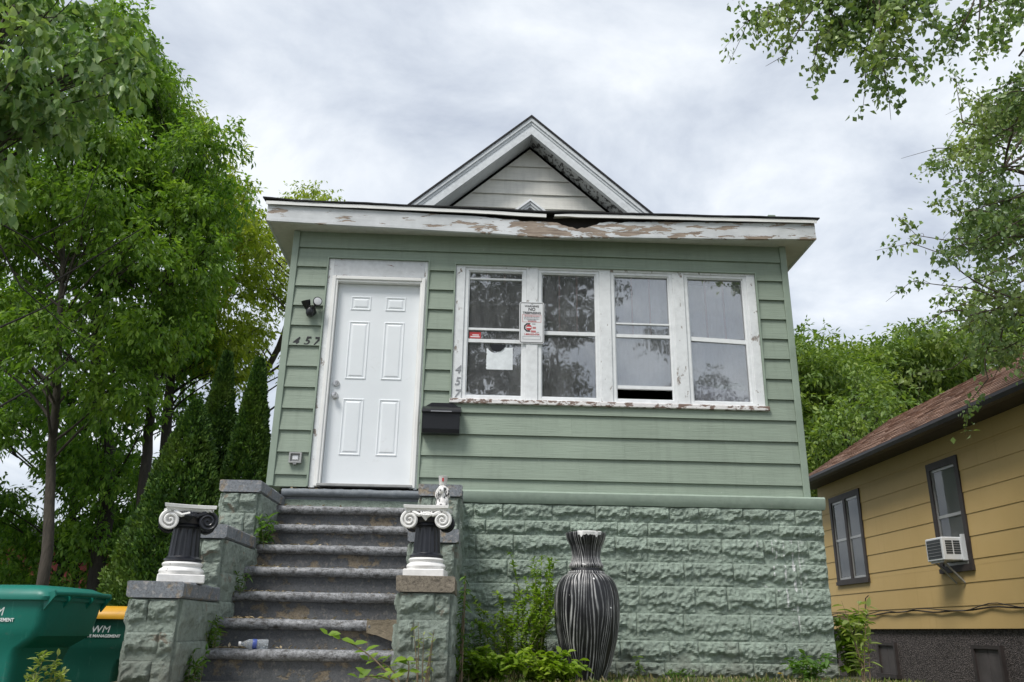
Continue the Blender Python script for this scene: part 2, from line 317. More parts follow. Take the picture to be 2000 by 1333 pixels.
M['dandelion'] = mat_plain('dandelion_yellow', (.80, .58, .02), .6, .1, 30)
M['stem'] = mat_plain('weed_stem', (.16, .17, .06), .7, .2, 10)
M['stem_red'] = mat_plain('woody_stem', (.20, .145, .09), .8, .25, 10)
def mat_bark(name, c):
    m, t, b = new_mat(name); v = coords(t, (9, 9, 1.6)); f = nz(t, v, 2.2, 7, .65, .5)
    t.links.new(ramp(t, f, [(.3, tuple(x*.45 for x in c)), (.7, tuple(x*1.25 for x in c))]), b.inputs['Base Color']); b.inputs['Roughness'].default_value = .9
    bump(t, b, f, .9, .03); return m
M['bark'] = mat_bark('grey_brown_bark', (.085, .072, .058))
M['bark_dark'] = mat_bark('dark_bark', (.045, .039, .033))
M['twig'] = mat_bark('twig_bark', (.115, .090, .066))
def mat_ground():
    m, t, b = new_mat('weedy_soil'); vo = coords(t)
    c = mixc(t, ramp(t, nz(t, vo, 2.2, 7), [(.4, 0), (.6, 1)]), (.10, .085, .055), (.065, .095, .028))
    t.links.new(c, b.inputs['Base Color']); b.inputs['Roughness'].default_value = .95; bump(t, b, nz(t, vo, 30, 6), .8, .03); return m
M['ground'] = mat_ground()

# ------------------------------------------------------------------ mesh helpers
class MB:
    def __init__(s): s.v = []; s.f = []; s.smooth = False
    def add(s, vs, fs):
        o = len(s.v); s.v += [tuple(v) for v in vs]; s.f += [tuple(i+o for i in f) for f in fs]; return s
    def box(s, a, b):
        (x0, y0, z0), (x1, y1, z1) = a, b
        return s.add([(x0,y0,z0),(x1,y0,z0),(x1,y1,z0),(x0,y1,z0),(x0,y0,z1),(x1,y0,z1),(x1,y1,z1),(x0,y1,z1)],
                     [(3,2,1,0),(4,5,6,7),(0,1,5,4),(1,2,6,5),(2,3,7,6),(3,0,4,7)])
    def bbox(s, a, b, r=.004):
        """box with chamfered edges"""
        bm = bmesh.new(); bmesh.ops.create_cube(bm, size=1)
        for v in bm.verts:
            for i in range(3): v.co[i] = a[i] if v.co[i] < 0 else b[i]
        bmesh.ops.bevel(bm, geom=bm.edges[:], offset=r, segments=1, affect='EDGES', profile=.5)
        bm.verts.index_update(); s.add([v.co[:] for v in bm.verts], [[v.index for v in f.verts] for f in bm.faces]); bm.free(); return s
    def prism(s, poly, y0, y1):
        """polygon in (x, z), extruded along y; counter-clockwise seen from -y"""
        n = len(poly)
        vs = [(x, y0, z) for x, z in poly] + [(x, y1, z) for x, z in poly]
        return s.add(vs, [tuple(range(n)), tuple(range(2*n-1, n-1, -1))] + [((i+1) % n, i, n+i, n+(i+1) % n) for i in range(n)])
    def prism_x(s, poly, x0, x1):
        n = len(poly)
        vs = [(x0, y, z) for y, z in poly] + [(x1, y, z) for y, z in poly]
        return s.add(vs, [tuple(range(n-1, -1, -1)), tuple(range(n, 2*n))] + [(i, (i+1) % n, n+(i+1) % n, n+i) for i in range(n)])
    def tube(s, pts, rad, seg=8, cap=True):
        pts = [Vector(p) for p in pts]; n = len(pts)
        if not hasattr(rad, '__len__'): rad = [rad]*n
        d0 = (pts[1]-pts[0]).normalized(); ref = Vector((0, 0, 1)) if abs(d0.z) < .9 else Vector((1, 0, 0))
        rings = []; ax = d0.cross(ref).normalized()
        for i, p in enumerate(pts):
            d = (pts[min(i+1, n-1)]-pts[max(i-1, 0)]).normalized()
            ax = (ax - d*ax.dot(d)).normalized(); bx = d.cross(ax)
            rings.append([p+(ax*math.cos(2*math.pi*k/seg)+bx*math.sin(2*math.pi*k/seg))*rad[i] for k in range(seg)])
        vs = [v for r in rings for v in r]; fs = []
        for i in range(n-1):
            for k in range(seg): fs.append((i*seg+k, i*seg+(k+1) % seg, (i+1)*seg+(k+1) % seg, (i+1)*seg+k))
        if cap: fs.append(tuple(range(seg-1, -1, -1))); fs.append(tuple((n-1)*seg+k for k in range(seg)))
        return s.add(vs, fs)
    def loft(s, secs, cap=True):
        n = len(secs[0]); vs = [v for r in secs for v in r]; fs = []
        for i in range(len(secs)-1):
            for k in range(n): fs.append((i*n+k, i*n+(k+1) % n, (i+1)*n+(k+1) % n, (i+1)*n+k))
        if cap: fs.append(tuple(range(n-1, -1, -1))); fs.append(tuple((len(secs)-1)*n+k for k in range(n)))
        return s.add(vs, fs)
    def lathe(s, prof, seg=32, c=(0, 0, 0), mod=None):
        secs = []
        for r, z in prof:
            secs.append([(c[0]+(r*(mod(k/seg*2*math.pi, z) if mod else 1))*math.cos(2*math.pi*k/seg),
                          c[1]+(r*(mod(k/seg*2*math.pi, z) if mod else 1))*math.sin(2*math.pi*k/seg), c[2]+z) for k in range(seg)])
        return s.loft(secs)
    def mesh(s, name, smooth=False):
        me = bpy.data.meshes.new(name); me.from_pydata(s.v, [], s.f); me.validate()
        if smooth: me.polygons.foreach_set('use_smooth', [True]*len(me.polygons))
        me.update(); return me
    def build(s, name, mat, parent=None, smooth=False, autosmooth=False):
        return link(name, s.mesh(name, smooth or autosmooth), mat, parent, autosmooth)
def link(name, me, mat, parent=None, autosmooth=False):
    if mat is not None and not me.materials: me.materials.append(M[mat] if isinstance(mat, str) else mat)
    o = bpy.data.objects.new(name, me); col.objects.link(o)
    if parent is not None: set_parent(o, parent)
    if autosmooth:
        try: me.set_sharp_from_angle(angle=math.radians(38))
        except Exception: pass
    return o
def world_loc(p):
    m = Matrix.Identity(4)
    while p is not None:
        m = p.matrix_parent_inverse @ p.matrix_basis @ m if p.parent else p.matrix_basis @ m
        p = p.parent
    return m
def full_mat(o):
    if o.parent is None: return o.matrix_basis.copy()
    return full_mat(o.parent) @ o.matrix_parent_inverse @ o.matrix_basis
def set_parent(o, p, keep=True):
    o.parent = p
    if keep: o.matrix_parent_inverse = full_mat(p).inverted()
def thing(name, label, cat, loc=(0, 0, 0), group=None, rz=0):
    o = bpy.data.objects.new(name, None); col.objects.link(o); o.location = loc; o.rotation_euler = (0, 0, rz); o.empty_display_size = .2
    o['label'] = label; o['category'] = cat
    if group: o['group'] = group
    return o
def tag(o, label, cat, group=None):
    o['label'] = label; o['category'] = cat
    if group: o['group'] = group
    return o
def struct(o, kind='structure'): o['kind'] = kind; return o
def text_mesh(txt, size, depth=.001, off=0.0, shear=0, spacing=1.0):
    cu = bpy.data.curves.new('lettering', 'FONT'); cu.body = txt; cu.size = size; cu.extrude = depth; cu.offset = off
    cu.align_x = 'CENTER'; cu.align_y = 'CENTER'; cu.shear = shear; cu.space_character = spacing; cu.resolution_u = 3
    ob = bpy.data.objects.new('lettering', cu)
    me = bpy.data.meshes.new_from_object(ob); bpy.data.objects.remove(ob); bpy.data.curves.remove(cu)
    return me
def lettering(txt, size, loc, mat, parent, name='lettering', depth=.001, off=0, shear=0, rz=0, sx=1, spacing=1.0, roll=0):
    me = text_mesh(txt, size, depth, off, shear, spacing)
    me.transform(Matrix.Translation(loc) @ Matrix.Rotation(rz, 4, 'Z') @ Matrix.Rotation(math.pi/2, 4, 'X') @ Matrix.Rotation(roll, 4, 'Z') @ Matrix.Diagonal((sx, 1, 1, 1)))
    me.materials.clear()
    return link(name, me, mat, parent)
def rrect(cx, cy, w, d, z, r, n=4):
    pts = []
    for qx, qy, a0 in ((1, 1, 0), (-1, 1, 90), (-1, -1, 180), (1, -1, 270)):
        for k in range(n+1):
            a = math.radians(a0+90*k/n); pts.append((cx+qx*(w/2-r)+r*math.cos(a), cy+qy*(d/2-r)+r*math.sin(a), z))
    return pts
def sstep(a, b, x): t = max(0, min(1, (x-a)/(b-a))); return t*t*(3-2*t)

# leaves: numpy cloud of bent rhombs ------------------------------------------------
def leaf_mesh(name, C, D, Nn, L, W, fold=.25, mat=None, six=False):
    """C centres(base) n,3; D long axis; Nn approx normal; L, W length/width arrays"""
    C = np.asarray(C, float); D = D/np.linalg.norm(D, axis=1, keepdims=True)
    S = np.cross(D, Nn); S /= np.linalg.norm(S, axis=1, keepdims=True)+1e-9
    U = np.cross(S, D); n = len(C); L = L[:, None]; W = W[:, None]
    if not six:
        V = np.stack([C, C+D*L*.45+S*W*.5+U*W*fold, C+D*L, C+D*L*.45-S*W*.5+U*W*fold], 1).reshape(-1, 3)
        b = np.arange(n)[:, None]*4
        Fc = np.concatenate([b+np.array([[0, 2, 1]]), b+np.array([[0, 3, 2]])], 1).reshape(-1, 3)
    else:
        dr = np.array([0, 0, -1.0])*L*.12
        V = np.stack([C, C+D*L*.28+S*W*.46+U*W*fold, C+D*L*.66+S*W*.38+U*W*fold+dr*.5, C+D*L+dr, C+D*L*.66-S*W*.38+U*W*fold+dr*.5, C+D*L*.28-S*W*.46+U*W*fold, C+D*L*.5+dr*.25], 1).reshape(-1, 3)
        b = np.arange(n)[:, None]*7
        Fc = np.concatenate([b+np.array([q]) for q in ([6,0,1],[6,1,2],[6,2,3],[6,3,4],[6,4,5],[6,5,0])], 1).reshape(-1, 3)
    me = bpy.data.meshes.new(name)
    me.vertices.add(len(V)); me.vertices.foreach_set('co', V.ravel())
    me.loops.add(len(Fc)*3); me.loops.foreach_set('vertex_index', Fc.ravel().astype(np.int32))
    me.polygons.add(len(Fc)); me.polygons.foreach_set('loop_start', np.arange(0, len(Fc)*3, 3, dtype=np.int32)); me.polygons.foreach_set('loop_total', np.full(len(Fc), 3, np.int32))
    me.update(calc_edges=True); me.validate()
    if mat: me.materials.append(M[mat])
    return me
def unit(n): v = rng.normal(size=(n, 3)); return v/np.linalg.norm(v, axis=1, keepdims=True)
def clump_leaves(centres, radii, per, leaf, droop=.8, flat=.75, sub=7):
    """leaves bunched on short twigs inside each clump"""
    Cs, Ds = [], []
    for c, r, n in zip(centres, radii, per):
        k = max(3, n//sub)
        tw = unit(k)*(rng.random((k, 1))**.45)*r*np.array([1, 1, flat])
        dirs = tw/np.linalg.norm(tw, axis=1, keepdims=True)*.7 + unit(k)*.5
        idx = rng.integers(0, k, n)
        pos = tw[idx] + dirs[idx]*rng.random((n, 1))*leaf*2.2 + unit(n)*leaf*.45
        d = dirs[idx]*.6 + unit(n)*.75; d[:, 2] -= droop
        Cs.append(pos+np.asarray(c)); Ds.append(d)
    C = np.concatenate(Cs); D = np.concatenate(Ds); n = len(C)
    Nn = unit(n)*.55; Nn[:, 2] += .9
    L = leaf*(.65+.7*rng.random(n)); return C, D, Nn, L

# ================================================================== GROUND
def ground_z(x, y):
    z = -1.62 - 1.12*sstep(-2.9, -6.6, y)
    z += (min(z, -2.1)-z)*sstep(-.35, -.95, x)
    z += (min(z, -1.98)-z)*sstep(5.5, 7.2, x)
    return z + (min(z, -1.95)-z)*sstep(3, 6, y)
g = MB(); xs = sorted(set([-400, -200, -100, -60, -40] + list(np.arange(-30, 30.1, 1.0)) + list(np.arange(-3, 8.1, .2).round(3)) + [40, 60, 100, 200, 400]))
ys = sorted(set([-400, -200, -100, -60] + list(np.arange(-40, 40.1, 1.0)) + list(np.arange(-9, 6.1, .2).round(3)) + [60, 100, 200, 400]))
for y in ys:
    for x in xs:
        g.v.append((x, y, ground_z(x, y) + (.03*noise.noise((x*1.3, y*1.3, 0)) if abs(x) < 30 and abs(y) < 30 else 0)))
nx = len(xs)
g.f = [(j*nx+i, j*nx+i+1, (j+1)*nx+i+1, (j+1)*nx+i) for j in range(len(ys)-1) for i in range(nx-1)]
struct(g.build('ground', 'ground', smooth=True))
struct(MB().box((.1, -2.78, -1.75), (1.56, -2.0, -1.598)).build('walkway', 'concrete'))
struct(MB().box((-60, -8.9, -2.83), (60, -7.3, -2.70)).build('sidewalk', 'concrete'))
struct(MB().box((-120, -19, -2.85), (120, -10.6, -2.715)).build('road', 'asphalt'))

# ================================================================== GREEN HOUSE
H = thing('green_house', 'small sage green house with white door, rotted porch fascia and stone foundation', 'house', (2.59, 2.5, -1.62))
W = 5.187; Z0 = .101; EX = .2145
# --- wall core around the openings
DX0, DX1, DZ1 = .388, 1.409, 2.353
WX0, WX1, WZ0, WZ1 = 1.697, 4.831, .846, 2.328
sw = MB()
for a, b in (((.02, .0, 0), (DX0+.06, .1, 2.66)), ((DX1-.06, 0, 0), (WX0+.05, .1, 2.66)), ((WX1-.05, 0, 0), (W-.02, .1, 2.66)),
             ((DX0+.06, .001, 2.16), (DX1-.06, .1, 2.66)), ((WX0+.05, .001, 2.31), (WX1-.05, .1, 2.66)), ((WX0+.05, .001, 0), (WX1-.05, .1, .9)),
             ((.02, .1, 0), (.10, 2.1, 3.1)), ((W-.10, .1, 0), (W-.02, 2.1, 3.1))): sw.box(a, b)
sw.build('wall_sheathing', 'green_trim', H)
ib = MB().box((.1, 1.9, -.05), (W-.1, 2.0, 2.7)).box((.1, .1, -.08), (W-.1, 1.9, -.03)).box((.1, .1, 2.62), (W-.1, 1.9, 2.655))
ib.build('interior_wall', 'interior', H)
# --- siding boards
def board(x0, x1, zb, zt, r0, r1, parent=H, mat='green', y=0.0, name='siding_board'):
    f = lambda z: y-.027+.022*(z-r0)/(r1-r0)
    n = max(1, int((x1-x0)/.5)); mb = MB(); pts = []
    for i in range(n+1):
        x = x0+(x1-x0)*i/n; j = .0022*noise.noise((x*2.1, zb*7, 3)); k = .0025*noise.noise((x*1.4, zb*9, 8))
        lift = .007 if abs(zb-r0) < .002 else 0; pts.append([(x, y+.004, zb+lift), (x, f(zb)+j, zb+k+lift), (x, f(zt)+j*.3, zt+.0065), (x, y+.004, zt+.0065)])
    for p in pts: mb.v += p
    for i in range(n):
        a = i*4; b = a+4
        mb.f += [(a, b, b+1, a+1), (a+1, b+1, b+2, a+2), (a+2, b+2, b+3, a+3)]
    mb.f += [(0, 1, 2, 3), (n*4+3, n*4+2, n*4+1, n*4)]
    return mb.build(name, mat, parent)
CB = .066
rows = [(-.004, Z0)] + [(Z0+EX*k, Z0+EX*(k+1)) for k in range(12)]
rows[-1] = (rows[-1][0], 2.652)
def cut(spans, a, b):
    o = []
    for s, e in spans:
        if b <= s or a >= e: o.append((s, e)); continue
        if a > s: o.append((s, a))
        if b < e: o.append((b, e))
    return o
for r0, r1 in rows:
    rr0 = r0 if r0 > 0 else r1-EX
    zs = sorted(set([r0, r1] + [z for z in (WZ0, WZ1, DZ1) if r0+.012 < z < r1-.012]))
    for zb, zt in zip(zs[:-1], zs[1:]):
        zc = (zb+zt)/2; sp = [(CB, W-CB)]
        if zc < DZ1: sp = cut(sp, DX0, DX1)
        if WZ0 < zc < WZ1: sp = cut(sp, WX0, WX1)
        out_ = []
        for s, e in sp:
            if e-s > 3.6 and (int(zc*10) % 2 == 0): mid = s+(e-s)*(.38+.24*random.random()); out_ += [(s, mid+.0012), (mid-.0012, e)]
            else: out_.append((s, e))
        for s, e in out_: board(s+.0015, e-.0015, zb, zt-.001, rr0, rr0+EX+.0)
for x0 in (0, W-CB): MB().bbox((x0, -.036, -.003), (x0+CB, .05, 2.652), .004).build('corner_board', 'green_trim', H)
for a, b in (((DX0-.016, -.034, 0), (DX0-.001, 0, DZ1+.016)), ((DX1+.001, -.034, 0), (DX1+.016, 0, DZ1+.016)), ((DX0-.001, -.034, DZ1+.001), (DX1+.001, 0, DZ1+.016)),
             ((WX0-.016, -.034, WZ0+.002), (WX0-.001, 0, WZ1+.016)), ((WX1+.001, -.034, WZ0+.002), (WX1+.016, 0, WZ1+.016)), ((WX0-.001, -.034, WZ1+.001), (WX1+.001, 0, WZ1+.016))):
    MB().box(a, b).build('trim_channel', 'green_trim', H)
# --- door
dx0, dx1, dz0, dz1 = .497, 1.337, .035, 2.098
c = MB().bbox((DX0, -.012, -.01), (.447, .03, DZ1)).build('door_casing', 'white_old', H)
MB().bbox((1.375, -.012, -.01), (DX1, .03, DZ1)).build('door_casing', 'white_old', H)
MB().bbox((.447, -.012, 2.165), (1.375, .03, DZ1)).build('door_casing', 'casing_top', H)
def brick(a, b): MB().bbox(a, b, .006).build('door_frame', 'clean_white', H)
brick((.440, -.034, .0), (.480, .02, 2.158)); brick((1.352, -.034, .0), (1.392, .02, 2.158)); brick((.481, -.034, 2.12), (1.351, .02, 2.158))
for a, b in (((.478, -.022, .0), (.496, .12, 2.119)), ((1.338, -.022, .0), (1.354, .12, 2.119)), ((.496, -.02, 2.101), (1.338, .12, 2.118))): MB().box(a, b).build('door_jamb', 'clean_white', H)
MB().bbox((.47, -.05, .004), (1.365, .1, .030)).build('threshold', 'grey_metal', H)
yd = .046
D = MB().bbox((dx0+.002, yd, dz0), (dx1-.002, yd+.044, dz1), .003).build('door', 'door', H)
dw, dh = dx1-dx0, dz1-dz0
for u0, u1 in ((.165, .415), (.585, .835)):
    for v0, v1 in ((.065, .140), (.197, .495), (.59, .865)):
        x0, x1, zt, zb = dx0+u0*dw, dx0+u1*dw, dz1-v0*dh, dz1-v1*dh; mb = MB(); secs = []
        for ins, y in ((0, yd+.001), (.006, yd-.006), (.012, yd-.007), (.020, yd-.001), (.030, yd-.0005), (.042, yd-.006), (.05, yd-.0065)):
            secs.append([(x0+ins, y, zb+ins), (x1-ins, y, zb+ins), (x1-ins, y, zt-ins), (x0+ins, y, zt-ins)])
        mb.loft(secs); mb.build('door_panel', 'door', D)
def knob(x, z, r, name):
    mb = MB(); prof = [(r*1.1, 0), (r*1.12, .006), (r*.5, .010), (r*.42, .03), (r*.95, .042), (r*1.0, .056), (r*.75, .068), (.001, .071)]
    if name == 'deadbolt': prof = [(r*1.1, 0), (r*1.1, .012), (r*.9, .022), (r*.45, .023), (r*.4, .019), (.001, .019)]
    secs = [[(x+q*math.cos(2*math.pi*k/18), yd-h, z+q*math.sin(2*math.pi*k/18)) for k in range(18)] for q, h in prof]
    mb.loft(secs); mb.build(name, 'nickel', D, autosmooth=True)
knob(dx0+.062, 1.03, .029, 'deadbolt'); knob(dx0+.062, .90, .030, 'door_knob')
# --- window band
MB().bbox((WX0-.012, -.052, WZ0-.006), (WX1+.03, .05, WZ0+.042), .006).build('window_sill', 'sill', H)
MB().box((WX0, -.010, WZ1-.022), (WX1, .05, WZ1)).build('window_head', 'white_old', H)
muls = [(WX0, 1.797), (2.432, 2.55), (3.187, 3.305), (3.955, 4.078), (4.742, WX1)]
for a, b in muls: MB().bbox((a, -.014, WZ0+.043), (b, .05, WZ1-.023), .004).build('window_mullion', 'white_old', H)
rails = [[(2.195, .018), (1.640, .022), (1.514, .036)], [(1.618, .038)], [(1.745, .016), (1.612, .034), (1.066, .034)], [(1.590, .044)]]
for i in range(4):
    x0, x1 = muls[i][1]+.001, muls[i+1][0]-.001; zb, zt = WZ0+.043, WZ1-.023
    wn = MB()
    for a, b in (((x0, .0, zb), (x0+.034, .07, zt)), ((x1-.034, .0, zb), (x1, .07, zt)), ((x0+.034, .001, zt-.028), (x1-.034, .07, zt)), ((x0+.034, .001, zb), (x1-.034, .07, zb+.040))): wn.box(a, b)
    wo = wn.build('window', 'white', H)
    gx0, gx1, gz0, gz1 = x0+.034, x1-.034, zb+.040, zt-.028
    for a, b in (((gx0, .014, gz0), (gx0+.012, .034, gz1)), ((gx1-.012, .014, gz0), (gx1, .034, gz1)), ((gx0+.012, .0145, gz1-.012), (gx1-.012, .034, gz1)), ((gx0+.012, .0145, gz0), (gx1-.012, .034, gz0+.014))): MB().box(a, b).build('storm_frame', 'white', wo)
    for z, h in rails[i]:
        tilt = .012 if i == 3 else 0
        MB().prism([(gx0+.0125, z-h/2+tilt), (gx1-.0125, z-h/2-tilt), (gx1-.0125, z+h/2-tilt), (gx0+.0125, z+h/2+tilt)], .022, .058).build('meeting_rail', 'white', wo)
    rz = rails[i][-1][0] if i != 2 else 1.612
    hz = rails[i][-1][1]/2
    pz = [(gz0+.003 if i != 2 else 1.066+.017, rz-hz), (rz+hz, gz1-.003)]
    for pa, pb in pz: MB().box((gx0+.004, .0385, pa), (gx1-.004, .0415, pb)).build('pane', 'glass', wo)
    if i > 0:
        for u in (.34, .66): xm = gx0+(gx1-gx0)*u; MB().box((xm-.008, .05, rz+.01), (xm+.008, .084, gz1)).build('muntin', 'muntin', wo)
    else:
        for u in (.34, .66): xm = gx0+(gx1-gx0)*u; MB().box((xm-.008, .05, 2.17), (xm+.008, .084, gz1)).build('muntin', 'muntin', wo)
WIN = [(muls[i][1]+.035, muls[i+1][0]-.035) for i in range(4)]
# --- house numbers
for ch, (px, py) in zip('457', ((577, 668), (599, 667), (617, 668))):
    p = at(px, py, -.02); lettering(ch, .125, (p.x, -.0225, p.z), 'ink_black', H, 'house_number', .004, .0018, .25)
for ch, (px, py) in zip('457', ((894, 722), (893, 745), (892, 769))):
    p = at(px, py, -.02); lettering(ch, .115, (p.x, -.0165, p.z), 'grey_metal' if 0 else 'ink_grey', H, 'house_number', .003, .0005, .2)
# --- foundation
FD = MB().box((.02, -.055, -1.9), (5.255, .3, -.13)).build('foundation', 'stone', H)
def rock(parent, origin, ud, nd, u0, u1, z0, z1, amp=.05, seed=0, mat='stone', jy=.0):
    """one rock-faced block on a wall face; ud along the wall, nd outwards"""
    O = Vector(origin); ud = Vector(ud); nd = Vector(nd); w_, h_ = u1-u0, z1-z0
    nu, nv = max(6, min(40, int(w_/.013))), max(6, min(20, int(h_/.013)))
    sd = seed*7.31; mb = MB(); gx = .0009
    brk = [(random.uniform(.28, .5), random.uniform(5, 9), random.random()*50, 1), (random.uniform(.45, .75), random.uniform(7, 13), random.random()*50, 2)]
    for j in range(nv+1):
        for i in range(nu+1):
            a, b = i/nu, j/nv
            e = min(a*w_, (1-a)*w_, b*h_, (1-b)*h_); ef = min(1, e/.026)**.6
            q = Vector((u0+a*w_+sd, z0+b*h_, sd*.37))
            wp = Vector((noise.noise(q*9), noise.noise(q*9+Vector((7, 3, 1))), 0))*.03; q2 = q+wp
            n1 = noise.noise(q*5); rid = 1-abs(noise.noise(q2*8))*2.2; n3 = noise.noise(q*34)
            uu, vv = a*w_, b*h_
            # hewn face: the upper part bulges, then breaks off along a jagged line and falls back
            h = 0
            for (bo, bf, bs, bp), wgt in zip(brk, (.62, .38)):
                vb = bo*h_+.055*noise.noise((uu*bf+bs, sd, bp))+.020*noise.noise((uu*bf*4+bs, sd, bp+3))+.012*abs(noise.noise((uu*60, sd, bp)))
                t_ = vv-vb
                h += wgt*((1-.55*t_/max(.05, h_-vb)) if t_ > 0 else max(0, 1+t_/.022))
            d = .020 + .003*min(1, e/.004)-.003 + (.45+.55*min(1, e/.014)**.7)*amp*max(-.12, min(1.1, .66*h-.14+.36*n1+.14*rid+.26*n3+.16*abs(noise.noise(q*17+Vector((3, 1, 2))))))
            wob = .004*n3*(0 < i < nu)
            p = O + ud*(u0+gx+a*(w_-2*gx)+wob) + Vector((0, 0, z0+gx+b*(h_-2*gx)+.004*n1*(0 < j < nv))) + nd*d
            mb.v.append(tuple(p))
    mb.f = [(j*(nu+1)+i, j*(nu+1)+i+1, (j+1)*(nu+1)+i+1, (j+1)*(nu+1)+i) for j in range(nv) for i in range(nu)]
    # sides back to the wall plane
    per = [i for i in range(nu+1)] + [j*(nu+1)+nu for j in range(1, nv+1)] + [nv*(nu+1)+i for i in range(nu-1, -1, -1)] + [j*(nu+1) for j in range(nv-1, 0, -1)]
    o = len(mb.v); back = []
    for k in per:
        p = Vector(mb.v[k]); dd = (p-O).dot(nd); mb.v.append(tuple(p-nd*(dd+.004)))
    n = len(per); mb.f += [(per[k], o+k, o+(k+1) % n, per[(k+1) % n]) for k in range(n)]
    flip = ud.cross(Vector((0, 0, 1))).dot(nd) < 0
    if flip: mb.f = [f[::-1] for f in mb.f]
    return mb.build('stone_block', mat, parent)
courses = [-.13, -.281, -.415, -.636, -.846, -1.086, -1.318, -1.50, -1.66]
sid = 0
for k in range(len(courses)-1):
    zt, zb = courses[k], courses[k+1]; u = 1.79 - random.uniform(0, .25); first = True
    while u < 5.25:
        ln = random.uniform(.24, .50) if zt-zb < .19 else random.uniform(.27, .62)
        u1 = min(u+ln, 5.255)
        if 5.255-u1 < .14: u1 = 5.255
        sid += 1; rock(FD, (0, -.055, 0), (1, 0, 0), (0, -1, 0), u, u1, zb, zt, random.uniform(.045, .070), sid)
        u = u1
lm = MB(); nxl = 60
for i in range(nxl+1):
    x = 1.84+(5.285-1.84)*i/nxl; j = .005*noise.noise((x*3, 1, 5)); j2 = .004*noise.noise((x*9, 2, 5))
    lm.v += [(x, .0, -.004), (x, -.105+j, -.012+j2), (x, -.125+j, -.028), (x, -.122+j+j2, -.088+j2), (x, -.098+j, -.128+j), (x, -.02, -.129)]
for i in range(nxl):
    for q in range(5): a = i*6+q; lm.f.append((a+1, a, a+6, a+7))
lm.f += [tuple(range(6)), tuple(range(nxl*6+5, nxl*6-1, -1))]
lm.f = [f[::-1] for f in lm.f]
lm.build('foundation_ledge', 'ledge', H, autosmooth=True)
# --- porch roof: soffit, sagging fascia, drip edge, roofing
RX0, RX1, RY = -.232, 5.432, -.215
def sag(x):
    pts = [(-.23, 0), (.75, .025), (1.85, .052), (2.6, .078), (3.55, .050), (4.4, .030), (5.43, 0)]
    for (a, s), (b, t) in zip(pts[:-1], pts[1:]):
        if x <= b: return s+(t-s)*sstep(0, 1, max(0, (x-a)/(b-a)))*.5+(t-s)*.5*max(0, (x-a)/(b-a))
    return 0
PR = MB().add([(RX0, RY-.02, 2.872), (RX1, RY-.02, 2.872), (RX1, 2.3, 3.44), (RX0, 2.3, 3.44), (RX0, RY-.02, 2.862), (RX1, RY-.02, 2.862), (RX1, 2.3, 3.43), (RX0, 2.3, 3.43)],
              [(0,1,2,3),(7,6,5,4),(0,4,5,1),(1,5,6,2),(2,6,7,3),(3,7,4,0)]).build('porch_roof', 'roofing', H)
n = 90; sm = MB()
for i in range(n+1):
    x = RX0+(RX1-RX0)*i/n; s = sag(x); sm.v += [(x, RY+.012, 2.662-s), (x, -.0, 2.655), (x, RY+.012, 2.672-s), (x, 0, 2.668)]
for i in range(n): a = i*4; sm.f += [(a, a+4, a+5, a+1), (a+2, a+3, a+7, a+6)]
sm.build('soffit', 'soffit', PR)
for x0, x1 in ((RX0, .0), (W, RX1)): MB().box((x0, .0, 2.655), (x1, 2.2, 2.668)).build('soffit', 'soffit', PR)
for x0, x1 in ((RX0-.012, RX0+.010), (RX1-.010, RX1+.012)):
    MB().prism_x([(RY, 2.650), (2.2, 2.640), (2.2, 3.40), (RY, 2.862)], x0, x1).build('side_fascia', 'rake', PR)
n = 220; fm = MB()
for i in range(n+1):
    x = RX0-.014+(RX1-RX0+.028)*i/n; s = sag(x)
    top = 2.836-.92*s; rag = .006*noise.noise((x*9, 0, 1))+.004*noise.noise((x*31, 0, 2))
    w1 = max(0, 1-abs(x-2.95)/.21)**.55; top -= .075*w1*(1+.4*noise.noise((x*22, 3, 1)))
    w2 = sstep(1.8, 2.3, x)*(1-sstep(3.2, 3.9, x)); top += rag*(w2*2.2+.15)-.016*w2
    bot = 2.651-s+.006*w2*noise.noise((x*17, 5, 2)); pr = .004*noise.noise((x*3, 7, 1))*w2
    fm.v += [(x, RY-.012+pr, bot+.028), (x, RY-.012+pr, top), (x, RY+.014, top-.004), (x, RY+.014, bot+.02), (x, RY-.020+pr, bot+.027), (x, RY-.020+pr, bot), (x, RY+.012, bot)]
for i in range(n):
    a = i*7; b = a+7; fm.f += [(a, b, b+1, a+1), (a+1, b+1, b+2, a+2), (a+2, b+2, b+3, a+3), (a+4, b+4, b, a), (a+5, b+5, b+4, a+4), (a+6, b+6, b+5, a+5)]
fm.f += [(3, 2, 1, 0), (n*7, n*7+1, n*7+2, n*7+3), (6, 3, 0, 4, 5), (n*7+5, n*7+4, n*7, n*7+3, n*7+6)]
fm.build('fascia_board', 'fascia', PR)
for xa, xb, drop in ((RX0-.03, 2.615, .0), (2.70, RX1+.03, .0)):
    dm = MB(); n = 50
    for i in range(n+1):
        x = xa+(xb-xa)*i/n; s = sag(x)*.42 + (.010*sstep(.7, 1, i/n) if xb < 3 else .012*(1-sstep(0, .06, i/n)))
        t = 2.868-s+.003*noise.noise((x*5, 1, 1)); h = .037
        if xb > 3 and x < 3.0: h = .020+.017*sstep(2.7, 3.0, x)
        dm.v += [(x, RY-.040, t), (x, RY-.040, t-h), (x, RY-.034, t-h), (x, RY-.034, t-.003), (x, RY+.05, t-.001), (x, RY+.05, t+.003)]
    for i in range(n):
        a = i*6; b = a+6; dm.f += [(a+1, b+1, b, a), (a+2, b+2, b+1, a+1), (a+3, b+3, b+2, a+2), (a+5, a, b, b+5), (a+4, b+4, b+3, a+3)]
    dm.f += [(0, 5, 4, 3, 2, 1), (n*6, n*6+1, n*6+2, n*6+3, n*6+4, n*6+5)]
    dm.build('drip_edge', 'clean_white', PR)
